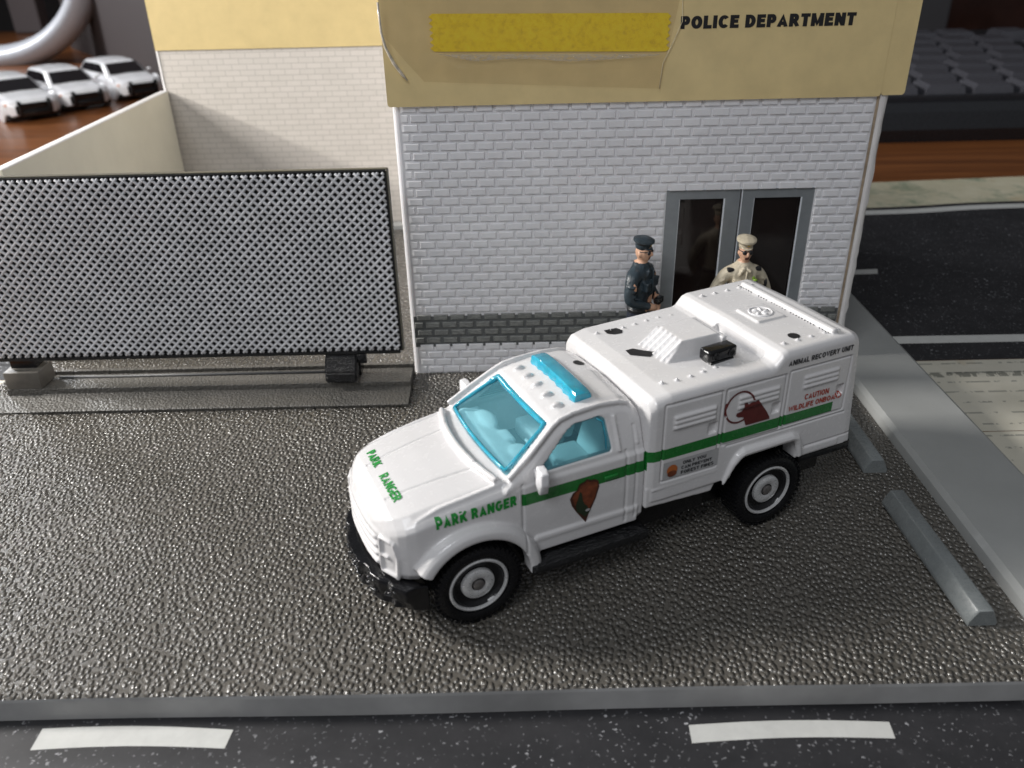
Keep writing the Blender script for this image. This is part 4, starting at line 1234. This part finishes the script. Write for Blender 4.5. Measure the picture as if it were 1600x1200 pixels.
# wheels
def wheel():
    """axis along +y (outer face), centre at origin"""
    w = empty('wheel')
    Rm = Matrix.Rotation(-pi/2, 4, 'X')     # z -> y
    bm = bmesh.new()
    lathe(bm, [(.30, -.40), (.50, -.40), (.575, -.36), (.585, -.28), (.585, -.08), (.575, -.03), (.52, .0), (.47, -.005), (.435, -.02), (.425, -.06), (.42, -.40), (.30, -.40)], 56, Rm, close=False)
    for k in range(46):
        a = 2*pi*k/46
        Mt = Matrix.Rotation(a, 4, 'Y') @ Matrix.Translation((.583, -.03, 0))
        box(bm, -.02, .024, -.10, .018, -.020, .020, M=Mt)
        Mt = Matrix.Rotation(a + pi/46, 4, 'Y') @ Matrix.Translation((.583, -.20, 0))
        box(bm, -.02, .024, -.07, .07, -.019, .019, M=Mt)
        Mt = Matrix.Rotation(a, 4, 'Y') @ Matrix.Translation((.583, -.36, 0))
        box(bm, -.02, .02, -.03, .08, -.02, .02, M=Mt)
    obj_ = bm_obj('tyre', bm, M_tyre, w, 35)
    bm = bmesh.new()
    lathe(bm, [(.43, -.30), (.425, -.045), (.37, -.05), (.35, -.09), (.30, -.12), (.22, -.11), (.20, -.08), (.10, -.06), (.06, -.06)], 48, Rm)
    bm_obj('rim', bm, M_black, w, 40)
    bm = bmesh.new()
    lathe(bm, [(.366, -.07), (.370, -.030), (.392, -.020), (.412, -.030), (.412, -.07)], 48, Rm, close=False)
    lathe(bm, [(.232, -.10), (.225, -.06), (.19, -.045), (.12, -.040), (.095, -.055)], 48, Rm, close=False)
    bm_obj('chrome_ring', bm, M_chrome, w, 40)
    bm = bmesh.new(); lathe(bm, [(.078, -.08), (.078, -.035), (.06, -.025), (.0005, -.022)], 24, Rm); bm_obj('hub', bm, M_hub, w, 40)
    return w
WR = .607
def copy_tree(o, parent=None, keep=True):
    c = o.copy(); COL.objects.link(c); c.parent = parent
    for ch in list(o.children): copy_tree(ch, c)
    return c
w0 = wheel(); wl = [w0] + [copy_tree(w0) for _ in range(3)]
for w, (x, s) in zip(wl, ((-.11, 1), (-4.76, 1), (-.11, -1), (-4.76, -1))):
    w.parent = truck; w.location = (x, s*1.23, WR - (.0)); w.rotation_euler = (0, random.uniform(0, 1), 0 if s > 0 else pi)
# --- printing on the truck
def print_text(txt, h, width, org, u, bvh, par, mat, d=(0,-1,0), bold=.02, v=(0,0,1), grid=0, name='lettering', shear=0, spacing=1.0):
    b = text_bm(txt, h, width, bold, grid, shear, spacing); place(b, org, u, v); project(b, bvh, d, .007); return tp(name, b, mat, None, par)
LF = (-1, 0, 0)
# fender lettering
print_text('PARK RANGER', .155, 1.06, (.37, 2, 1.60), (-1, 0, .055), bv_cab, cab, M_green, grid=.08, bold=.045)
print_text('PARK RANGER', .155, 1.06, (-.70, -2, 1.60), (1, 0, -.02), bv_cab, cab, M_green, d=(0,1,0), grid=.08, bold=.03)
# nose lettering, read from the far side to the near side
print_text('PARK', .125, .42, (1.075, -.70, 2.4), (0, 1, 0), bv_cab, cab, M_green, d=(-.55,0,-1), v=(-.85, 0, .5), grid=.06, bold=.035)
print_text('RANGER', .125, .62, (1.075, -.06, 2.4), (0, 1, 0), bv_cab, cab, M_green, d=(-.55,0,-1), v=(-.85, 0, .5), grid=.06, bold=.02)
print_text('ANIMAL RECOVERY UNIT', .082, 1.15, (-4.76, 2, 2.70), LF, bv_box, rbox, M_darkink, bold=.03)
print_text('ANIMAL RECOVERY UNIT', .082, 1.15, (-5.92, -2, 2.70), (1,0,0), bv_box, rbox, M_darkink, d=(0,1,0), bold=.03)
print_text('CAUTION', .09, .44, (-5.15, 2, 2.075), LF, bv_box, rbox, M_redink, bold=.02, grid=.1)
print_text('WILDLIFE ONBOARD', .085, .98, (-4.88, 2, 1.945), LF, bv_box, rbox, M_redink, bold=.02, grid=.1)
# fire notice panel : black words on a greyish plate (the mascot beside it is left out)
ink('notice_plate', [(0,0), (.90,0), (.90,.275), (0,.275)], rbox, bv_box, M_panelgrey, u=LF, v=(0,0,1), o_=(-2.83, 2, 1.405), d=(0,-1,0), off=.004, grid=0)
for k, t_ in enumerate(('ONLY YOU', 'CAN PREVENT', 'FOREST FIRES')):
    print_text(t_, .052, (.38, .50, .54)[k], (-3.12 if k else -3.14, 2, 1.585-k*.078), LF, bv_box, rbox, M_darkink, bold=.02)
# plain orange-brown round patch where the mascot stood
ink('printed_patch', disc(0, 0, .085, .085), rbox, bv_box, M_orange, u=LF, v=(0,0,1), o_=(-2.97, 2, 1.54), d=(0,-1,0), off=.010, grid=0)
ink('printed_patch', disc(0, 0, .075, .05), rbox, bv_box, M_brown, u=LF, v=(0,0,1), o_=(-2.97, 2, 1.485), d=(0,-1,0), off=.013, grid=0)
# maroon emblem : scope ring with a bear-like animal facing it
bm = bmesh.new(); n = 40
for k in range(n+1):
    a = 2*pi*k/n
ringp = []
A = []; B = []
for k in range(n+1):
    a = radians(-42) - k/n*radians(300) ; A.append(bm.verts.new((.205*cos(a)*1.05, .225*sin(a), 0))); B.append(bm.verts.new((.232*cos(a)*1.05, .252*sin(a), 0)))
for k in range(n): bm.faces.new([A[k], A[k+1], B[k+1], B[k]])
place(bm, (-4.00, 2, 2.255), LF, (0,0,1)); project(bm, bv_box, (0,-1,0), .007); tp('printed_ring', bm, M_maroon, None, rbox)
an = [(.22,-.27), (.16,-.12), (.07,-.10), (.03,-.07), (.04,-.03), (.12,-.02), (.14,.08), (.13,.13), (.18,.12), (.21,.08), (.27,.10), (.33,.09), (.37,.12), (.40,.07), (.46,.0), (.56,-.13), (.62,-.23), (.63,-.27)]
ink('printed_animal', [(x, y) for x, y in an], rbox, bv_box, M_maroon, u=LF, v=(0,0,1), o_=(-3.92, 2, 2.20), d=(0,-1,0), off=.010, grid=.028)
# arrowhead emblem on the door
sh = [(.0,-.38), (.075,-.20), (.15,-.02), (.20,.16), (.185,.26), (.13,.30), (.06,.31), (.02,.34), (-.02,.31), (-.10,.285), (-.13,.20), (-.19,.17), (-.235,.08), (-.205,-.04), (-.14,-.16), (-.06,-.29)]
OE = (-1.68, 2, 1.42)
ink('emblem', [(x*1.0, y*.95) for x, y in sh], cab, bv_cab, M_brown2, u=LF, v=(0,0,1), o_=OE, d=(0,-1,0), off=.006, grid=.1)
ink('emblem_field', [(x*.86+.005, y*.80+.02) for x, y in sh], cab, bv_cab, M_brown, u=LF, v=(0,0,1), o_=OE, d=(0,-1,0), off=.009, grid=.1)
ink('emblem_tree', [(-.13,-.16), (-.03,-.22), (.06,-.20), (.02,-.10), (-.02,-.06), (-.05,.02), (-.06,.12), (-.09,.16), (-.12,.05), (-.15,-.04)], cab, bv_cab, M_olive, u=LF, v=(0,0,1), o_=OE, d=(0,-1,0), off=.012, grid=0)
ink('emblem_base', [(-.10,-.18), (.0,-.28), (.08,-.18), (.02,-.16)], cab, bv_cab, M_olive, u=LF, v=(0,0,1), o_=OE, d=(0,-1,0), off=.0125, grid=0)
ink('emblem_dot', disc(.03, -.17, .035, .022), cab, bv_cab, M_panelgrey, u=LF, v=(0,0,1), o_=OE, d=(0,-1,0), off=.015, grid=0)

# ------------------------------------------------------------------ policemen figurines
def figurine(loc, rz, cloth, label, pose, trouser, hs=1.0):
    root = empty('figurine', loc, rz); tag(root, label, 'figurine', 'painted police figurines by the doors')
    # figure faces -y locally, about 2.75 high
    V = []; E_ = []; Rr = []
    def add(p, r_, par=None):
        V.append(p); Rr.append(r_)
        if par is not None: E_.append((par, len(V)-1))
        return len(V)-1
    pel = add((0, 0, 1.38), (.25, .17)); wst = add((0, 0, 1.58), (.23, .16), pel); che = add((0, .01, 1.88), (.28, .185), wst)
    nb = add((0, .02, 2.10), (.20, .14), che); nk = add((0, 0, 2.24), (.095, .095), nb); hd = add((0, -.01, 2.36), (.10, .11), nk)
    for s in (1, -1):
        hp_ = add((s*.14, 0, 1.25), (.15, .15), pel); kn = add((s*.17, -.02, .72), (.105, .11), hp_); an_ = add((s*.19, .02, .16), (.07, .08), kn); add((s*.20, -.17, .07), (.065, .06), an_)
        sh_, el, wr_, hn = pose[s]
        a = add(sh_, (.115, .115), nb); b = add(el, (.092, .092), a); c = add(wr_, (.066, .066), b); d = add(hn, (.06, .06), c)
    me = bpy.data.meshes.new('fig'); me.from_pydata(V, E_, [])
    o = bpy.data.objects.new('fig', me); COL.objects.link(o)
    m = o.modifiers.new('s', 'SKIN'); 
    for i, v in enumerate(me.skin_vertices[0].data): v.radius = Rr[i]; 
    me.skin_vertices[0].data[0].use_root = True
    m2 = o.modifiers.new('ss', 'SUBSURF'); m2.levels = 2
    body = evaluated(o); bpy.data.objects.remove(o)
    bm = bmesh.new(); bm.from_mesh(body)
    # head, nose, ears, jaw
    sphere(bm, (0, -.02, 2.44), .145, (.88, 1.02, 1.18), 16); sphere(bm, (0, -.06, 2.36), .10, (.9, .95, .9), 12)
    sphere(bm, (0, -.175, 2.42), .030, (.8, 1.1, 1.5), 8); sphere(bm, (.13, 0, 2.42), .03, (.5, 1, 1.5), 8); sphere(bm, (-.13, 0, 2.42), .03, (.5, 1, 1.5), 8)
    # collar and pockets, shirt placket, belt
    tube(bm, [(.10*cos(a), .02+.11*sin(a)-.01, 2.215 + .02*sin(a)) for a in [2*pi*k/16 for k in range(17)]], .035, 6)
    for s in (1, -1):
        box(bm, s*.15-.07, s*.15+.07, -.215, -.13, 1.84, 1.97, bev=.01); box(bm, s*.15-.075, s*.15+.075, -.225, -.13, 1.945, 1.985, bev=.008)
        sh_, el, wr_, hn = pose[s]
        # fingers, bent around what the hand holds
        hv = Vector(hn); dirv = (Vector(hn)-Vector(wr_)).normalized(); side = dirv.cross(Vector((0,0,1))).normalized(); upv = side.cross(dirv)
        for k in range(4):
            off = upv*(.045 - .030*k); ln = (.075, .085, .08, .06)[k]
            tube(bm, [hv+off, hv+off+dirv*ln*.7+side*.0, hv+off+dirv*ln*.9 - side*.035*s], [.018, .017, .012], 6)
        tube(bm, [hv-dirv*.03+upv*.05, hv+dirv*.03+upv*.085, hv+dirv*.06+upv*.08], [.019, .017, .012], 6)
    tube(bm, [(0, -.20, 2.15), (0, -.205, 1.9), (0, -.185, 1.6)], .02, 6)
    for s in (1, -1):
        tube(bm, [(s*.02, -.135, 2.16), (s*.07, -.15, 2.13), (s*.11, -.15, 2.06)], [.02, .04, .015], 6)
        tube(bm, [(s*.10, .02, 2.19), (s*.22, .02, 2.15), (s*.34, .02, 2.08)], [.02, .025, .02], 6)
        for k in range(4): tube(bm, [(s*(.33+.02*k), -.10, 1.98-k*.08), (s*(.40), -.07, 1.95-k*.08), (s*.44, .02, 1.96-k*.08)], [.008, .018, .008], 5)
    tube(bm, [(.235*cos(a), .165*sin(a), 1.50) for a in [2*pi*k/20 for k in range(21)]], .035, 6)
    # wrinkles
    rr = random.Random(int(abs(loc[0])*100))
    for k in range(10):
        x = rr.uniform(-.22, .22); z = rr.uniform(1.58, 2.05)
        tube(bm, [(x, -.185, z), (x+rr.uniform(-.06,.06), -.19, z-rr.uniform(.06,.12))], [.012, .018], 5)
    me2 = bpy.data.meshes.new('figm'); bmesh.ops.recalc_face_normals(bm, faces=bm.faces); bm.to_mesh(me2); bm.free()
    me2 = remesh(me2, .0165, 1, .5)
    skin = simple('figurine_skin', (.56,.33,.22,1), .5, noise=.12, nscale=14)
    lipm = simple('figurine_mouth', (.10,.03,.025,1), .5)
    bm_ = me2
    for p_ in bm_.polygons: p_.material_index = 0
    hands = [Vector(pose[s][3]) for s in (1, -1)]
    M_belt = simple('figurine_belt', (.02,.02,.022,1), .4)
    for m_ in (cloth, skin, trouser, M_belt, lipm): me2.materials.append(m_)
    for p_ in me2.polygons:
        c = p_.center
        if c.z > 2.255 and Vector((c.x, c.y)).length < .3: p_.material_index = 1
        for s in (1, -1):
            w_ = Vector(pose[s][2]); h_ = Vector(pose[s][3]); dv = (h_-w_)
            if (c-h_).length < .17 and (c-w_).dot(dv.normalized()) > -.02: p_.material_index = 1
        if p_.material_index == 0:
            if 1.465 < c.z < 1.535 and abs(c.x) < .30 and abs(c.y) < .24: p_.material_index = 3
            elif c.z <= 1.465 and abs(c.x) < .36: p_.material_index = 2
            if c.z < .2: p_.material_index = 3
        if abs(c.x) < .035 and 2.325 < c.z < 2.362 and c.y < -.12: p_.material_index = 4
    bo = obj('body', me2, None, root)
    # cap
    bm = bmesh.new()
    cz = 2.53
    lathe(bm, [(.125, -.02), (.135, .01), (.137, .06), (.190, .115), (.187, .145), (.12, .175), (.001, .185)], 24, Matrix.Translation((0, -.0, cz)) @ Matrix.Rotation(radians(8), 4, 'X'))
    lathe(bm, [(.001, -.005), (.11, -.01), (.12, .0), (.11, .012), (.001, .012)], 20, Matrix.Translation((0, -.07, cz+.005)) @ Matrix.Rotation(radians(14), 4, 'X') @ Matrix.Diagonal((.95, .95, 1, 1)))
    capm = cloth
    cp = bm_obj('cap', bm, capm, root, 40)
    bm = bmesh.new(); sphere(bm, (0, -.155, cz+.075), .035, (1, .5, 1.2), 10)
    bm_obj('cap_badge', bm, simple('figurine_gold', (.62,.42,.05,1), .35, metal=.3), cp, 180)
    bm = bmesh.new()
    for s in (1, -1): sphere(bm, (s*.055, -.150, 2.455), .048, (1.05, .5, .85), 10)
    tube(bm, [(-.125, .0, 2.47), (-.10, -.11, 2.47), (0, -.165, 2.475), (.10, -.11, 2.47), (.125, .0, 2.47)], .011, 6)
    bm_obj('sunglasses', bm, M_ink, root, 180)
    for o in root.children_recursive:
        if o.type != 'MESH': continue
        for v in o.data.vertices:
            if v.co.z > 2.2:
                k = min(1, (v.co.z-2.2)/.08); v.co.x *= 1-.12*k; v.co.y *= 1-.12*k; v.co.z = 2.2 + (v.co.z-2.2)*.87
    return root
navy = simple('navy_uniform_paint', (.022,.035,.045,1), .38, noise=.45, nscale=9, bump=.5, bscale=16, bdist=.03)
navy2 = simple('navy_trouser_paint', (.018,.022,.035,1), .45, noise=.3, nscale=9)
khaki = simple('khaki_uniform_paint', (.50,.44,.33,1), .5, noise=.16, nscale=10, bump=.5, bscale=16, bdist=.03)
khaki2 = simple('khaki_trouser_paint', (.30,.26,.19,1), .5, noise=.2, nscale=9)
poseA = {1: ((.30, .02, 2.05), (.40, .02, 1.70), (.17, -.24, 1.60), (.06, -.29, 1.62)), -1: ((-.30, .02, 2.05), (-.40, .02, 1.70), (-.17, -.24, 1.60), (-.06, -.30, 1.55))}
poseB = {1: ((.31, .02, 2.04), (.50, .05, 1.72), (.42, -.12, 1.44), (.38, -.17, 1.38)), -1: ((-.31, .02, 2.04), (-.50, .05, 1.72), (-.42, -.12, 1.44), (-.38, -.17, 1.38))}
f1 = figurine((2.36, 14.30, 0), radians(58), navy, 'painted policeman in dark navy uniform and cap, standing side on left of the doors', poseA, navy2)
f1.scale = (1.175,)*3
f2 = figurine((4.20, 14.22, 0), radians(4), khaki, 'painted officer in cream khaki uniform and white cap, facing out before the glass doors', poseB, khaki2)
f2.scale = (1.05, 1.15, 1.175)
# small painted details
bm = bmesh.new(); box(bm, -.09, .09, -.37, -.27, 1.62, 1.72, bev=.02); bm_obj('held_radio', bm, M_black, f1, 40)
bm = bmesh.new(); sphere(bm, (.37, -.03, 1.93), .07, (.4, 1, 1.2), 10); bm_obj('arm_patch', bm, simple('patch_orange', (.45,.24,.15,1), .5), f1, 180)
bm = bmesh.new(); sphere(bm, (-.37, -.03, 1.93), .07, (.4, 1, 1.2), 10); bm_obj('arm_patch', bm, simple('patch_orange2', (.45,.24,.15,1), .5), f1, 180)
for s in (1, -1):
    bm = bmesh.new(); box(bm, s*.24-.055, s*.24+.055, -.10, .0, 2.105, 2.16, bev=.015); bm_obj('shoulder_mark', bm, M_ink, f2, 40)
bm = bmesh.new(); sphere(bm, (.40, -.06, 1.90), .06, (.5, 1, 1.2), 10); bm_obj('arm_patch', bm, M_ink, f2, 180)
bm = bmesh.new(); sphere(bm, (.15, -.225, 1.99), .045, (1, .5, 1), 10); sphere(bm, (.12, -.215, 2.04), .03, (1, .5, 1), 8); bm_obj('chest_badge', bm, simple('badge_green', (.25,.42,.04,1), .35), f2, 180)
bm = bmesh.new(); sphere(bm, (.17, -.245, 1.985), .022, (1, .6, 1), 8); bm_obj('badge_center', bm, M_ink, f2, 180)

# ------------------------------------------------------------------ toy police cars in the back
M_cwhite = simple('car_white', (.84,.84,.86,1), .22, noise=.05, coat=.4)
M_cglass = simple('car_black_glass', (.012,.010,.012,1), .1)
M_camber = simple('car_amber', (.6,.22,.08,1), .3)
def toy_car():
    root = empty('toy_car')
    # x forward, length 7.6, width 3.3
    bm = bmesh.new()
    def cs(x, w, zb_, zs, zt):
        half = [(w*.95, zb_), (w, zb_+.3), (w, zs-.15), (w-.12, zs), (w*.7, zt)]
        pts = [(0, zb_)] + half + [(0, zt+.05)]
        return [(x, y, z) for y, z in pts + [(-y, z) for y, z in reversed(half)]]
    loft(bm, [cs(3.75, 1.1, .5, 1.15, 1.25), cs(3.55, 1.4, .4, 1.30, 1.42), cs(3.0, 1.58, .38, 1.42, 1.55), cs(1.6, 1.62, .38, 1.55, 1.72), cs(-1, 1.65, .38, 1.62, 1.75), cs(-3.3, 1.62, .4, 1.65, 1.75), cs(-3.8, 1.45, .5, 1.5, 1.6)])
    def gs(x, h):
        yw = lambda z: 1.5 - (z-1.6)*.38
        half = [(1.5, 1.5), (yw(h-.15), h-.15), (yw(h)-.15, h)]
        pts = [(0, 1.5)] + half + [(0, h+.06)]
        return [(x, y, z) for y, z in pts + [(-y, z) for y, z in reversed(half)]]
    loft(bm, [gs(1.75, 1.62), gs(.55, 2.45), gs(.1, 2.6), gs(-1.4, 2.66), gs(-2.9, 2.55), gs(-3.6, 1.7)])
    # muscular wheel arches
    for x in (2.35, -2.35):
        for s in (1, -1):
            lathe(bm, [(.85, 0), (.9, .1), (.7, .16)], 20, Matrix.Translation((x, s*1.52, .75)) @ Matrix.Rotation(-s*pi/2, 4, 'X'))
    me_ = bpy.data.meshes.new('car'); bmesh.ops.recalc_face_normals(bm, faces=bm.faces); bm.to_mesh(me_); bm.free()
    body = obj('body', remesh(me_, .055, 3), M_cwhite, root)
    # windows
    def slab(pts, name='window'):
        bm = bmesh.new(); vs = [bm.verts.new(p_) for p_ in pts]; bm.faces.new(vs)
        o = bm_obj(name, bm, M_cglass, root); q = o.modifiers.new('t', 'SOLIDIFY'); q.thickness = .05; q.offset = 0; return o
    slab([(1.60, -1.22, 1.78), (1.60, 1.22, 1.78), (.62, 1.02, 2.46), (.62, -1.02, 2.46)], 'windshield')
    for s in (1, -1):
        y = lambda z: s*(1.545 - (z-1.6)*.38)
        slab([(1.05, y(1.85), 1.85), (.25, y(2.42), 2.42), (-.55, y(2.45), 2.45), (-.55, y(1.85), 1.85)]); slab([(-.7, y(1.85), 1.85), (-.7, y(2.45), 2.45), (-2.6, y(2.4), 2.4), (-3.0, y(1.85), 1.85)])
    bm = bmesh.new()
    for y in (-.85, .85): box(bm, 3.70, 4.05, y-.09, y+.09, .45, 1.45, bev=.05)
    box(bm, 3.72, 3.98, -.85, .85, .50, .78, bev=.05); box(bm, 3.74, 3.96, -.85, .85, 1.12, 1.25, bev=.04); box(bm, 3.55, 3.78, -1.05, 1.05, .55, 1.12)
    bm_obj('push_bumper', bm, M_black, root, 40)
    for s in (1, -1):
        bm = bmesh.new(); sphere(bm, (3.28, s*1.38, 1.18), .2, (1, .8, .5), 10); bm_obj('headlight', bm, M_camber if s < 0 else M_chrome, root, 180)
        bm = bmesh.new(); sphere(bm, (1.15, s*1.72, 1.85), .16, (.7, 1, .8), 10); bm_obj('side_mirror', bm, M_cwhite, root, 180)
    bm = bmesh.new(); box(bm, -3.6, 3.5, -1.5, 1.5, .22, .55, bev=.05); bm_obj('chassis', bm, M_black, root, 40)
    for x in (2.35, -2.35):
        for s in (1, -1):
            bm = bmesh.new(); lathe(bm, [(.3, -.25), (.62, -.25), (.66, -.2), (.66, .12), (.6, .17), (.35, .15), (.2, .1)], 24, Matrix.Translation((x, s*1.45, .66)) @ Matrix.Rotation(-s*pi/2, 4, 'X'))
            bm_obj('wheel', bm, M_tyre, root, 40)
    return root
car = toy_car()
cars = [(-23.7, 53.4, 'white toy car with dark windows and black push bumper, nearest to the building wing'),
        (-25.6, 50.3, 'middle one of the three white toy cars, between its two twins on the brown desk'),
        (-27.2, 47.6, 'white toy car cut off by the left frame edge, nearest to the camera')]
for i, (x, y, lb_) in enumerate(cars):
    c = car if i == 0 else copy_tree(car)
    c.location = (x, y, -.34); c.rotation_euler = (0, 0, radians(-46)); c.scale = (.86, .86, .74)
    tag(c, lb_, 'toy car', 'white toy cars parked on the desk')

# ------------------------------------------------------------------ keyboard
kb = empty('keyboard', (26, 40, -.35)); tag(kb, 'black computer keyboard with large keys lying behind the road mat', 'keyboard')
M_kb = simple('keyboard_black', (.014,.015,.018,1), .30, noise=.1, bump=.1, bscale=10); M_key = simple('key_charcoal', (.075,.075,.088,1), .42, noise=.08)
def kpart(name, bm, mat, sm=None):
    o = bm_obj(name, bm, mat, None, sm); o.parent = kb; o.matrix_parent_inverse = Matrix.Translation(-Vector(kb.location)); return o
bm = bmesh.new()
prism(bm, [(36.0, -.35), (35.8, .2), (35.95, .9), (36.3, 1.22), (36.8, 1.30), (37.8, 1.28), (38.0, 1.0), (52, 1.9), (53.2, 2.2), (53.4, 2.0), (53.4, -.35)], 'x', 11.5, 56)
kpart('case', bm, M_kb, 25)
bm = bmesh.new(); prism(bm, [(38.05, .9), (38.05, 1.03), (52, 1.93), (52, 1.8)], 'x', 12, 55.5); kpart('key_well', bm, M_ink)
first = None
cnt = 0
for r_ in range(7):
    y = 38.15 + r_*2.05; z = 1.02 + (y-38)*.063
    for k in range(13):
        x = 12.0 + k*2.12 + (.55*(r_ % 3)) + (1.0 if k > 6 else 0)
        if x > 40: continue
        cnt += 1
        if cnt > 95: break
        if first is None:
            bm = bmesh.new()
            quad_block(bm, [(.06,0,-.2), (1.94,0,-.2), (1.94,1.84,-.2), (.06,1.84,-.2)], [(.20,.12,.55), (1.80,.12,.55), (1.80,1.58,.62), (.20,1.58,.62)])
            bmesh.ops.bevel(bm, geom=[e for e in bm.edges if e.verts[0].co.z > .3 and e.verts[1].co.z > .3], offset=.08, segments=2, affect='EDGES')
            first = bm_obj('key', bm, M_key, None, 40); o = first
        else:
            o = first.copy(); COL.objects.link(o)
        o.parent = kb; o.location = Vector((x, y, z)) - kb.location
# things behind
bm = bmesh.new(); box(bm, 26.0, 31.0, 63, 66, -.35, 6.2, bev=.2)
o = bm_obj('speaker_box', bm, simple('dark_grey_box', (.045,.045,.05,1), .6)); tag(o, 'dark grey box standing behind the keyboard beside the sign board', 'box')
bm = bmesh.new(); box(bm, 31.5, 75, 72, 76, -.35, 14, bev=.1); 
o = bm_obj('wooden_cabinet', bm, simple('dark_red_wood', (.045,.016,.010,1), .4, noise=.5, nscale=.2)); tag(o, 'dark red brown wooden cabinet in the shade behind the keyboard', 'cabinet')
bm = bmesh.new(); box(bm, 40, 42.6, 61.5, 63.5, -.35, 3.4, bev=.3); box(bm, 38, 40.2, 61.5, 63.5, -.35, 2.6, bev=.3)
o = bm_obj('cable_plug', bm, simple('plug_grey', (.09,.095,.10,1), .6)); tag(o, 'small blurred grey plug behind the far edge of the keyboard', 'plug')
# big white curved ring stand, grey cylinder at its side, grey post
bm = bmesh.new(); ring = []
for k in range(61):
    a = 2*pi*k/60; ring.append((-39.8 + 8.6*cos(a), 69 , 7.4 + 7.4*sin(a)))
rings = []
for i, p_ in enumerate(ring[:-1]):
    a = 2*pi*i/60; n_ = Vector((cos(a), 0, sin(a)))
    P0 = Vector(p_)
    rings.append([P0 + n_*.95*cos(t_) + Vector((0, 1, 0))*1.6*sin(t_) for t_ in [2*pi*k/12 for k in range(12)]])
Rg = [[bm.verts.new(q_) for q_ in r_] for r_ in rings]
for i in range(60):
    a, b = Rg[i], Rg[(i+1) % 60]
    for k in range(12): bm.faces.new([a[k], a[(k+1)%12], b[(k+1)%12], b[k]])
o = bm_obj('lamp_ring', bm, simple('white_ring_plastic', (.56,.58,.62,1), .3), smooth=180); tag(o, 'large smooth white plastic ring standing behind the toy cars', 'ring stand')
bm = bmesh.new(); lathe(bm, [(.1, 0), (3.0, 0), (3.0, 3.4), (2.6, 4.2), (.1, 4.3)], 32, Matrix.Translation((-46.5, 68, -.35)))
o = bm_obj('grey_canister', bm, simple('canister_grey', (.17,.18,.20,1), .5), smooth=40); tag(o, 'blurred grey round canister at the top left edge', 'canister')
bm = bmesh.new(); box(bm, -50.5, -47.6, 92, 94, -.35, 12, bev=.2)
o = bm_obj('grey_post', bm, simple('post_grey', (.12,.10,.10,1), .6)); tag(o, 'blurred upright grey brown post seen through the white ring', 'post')
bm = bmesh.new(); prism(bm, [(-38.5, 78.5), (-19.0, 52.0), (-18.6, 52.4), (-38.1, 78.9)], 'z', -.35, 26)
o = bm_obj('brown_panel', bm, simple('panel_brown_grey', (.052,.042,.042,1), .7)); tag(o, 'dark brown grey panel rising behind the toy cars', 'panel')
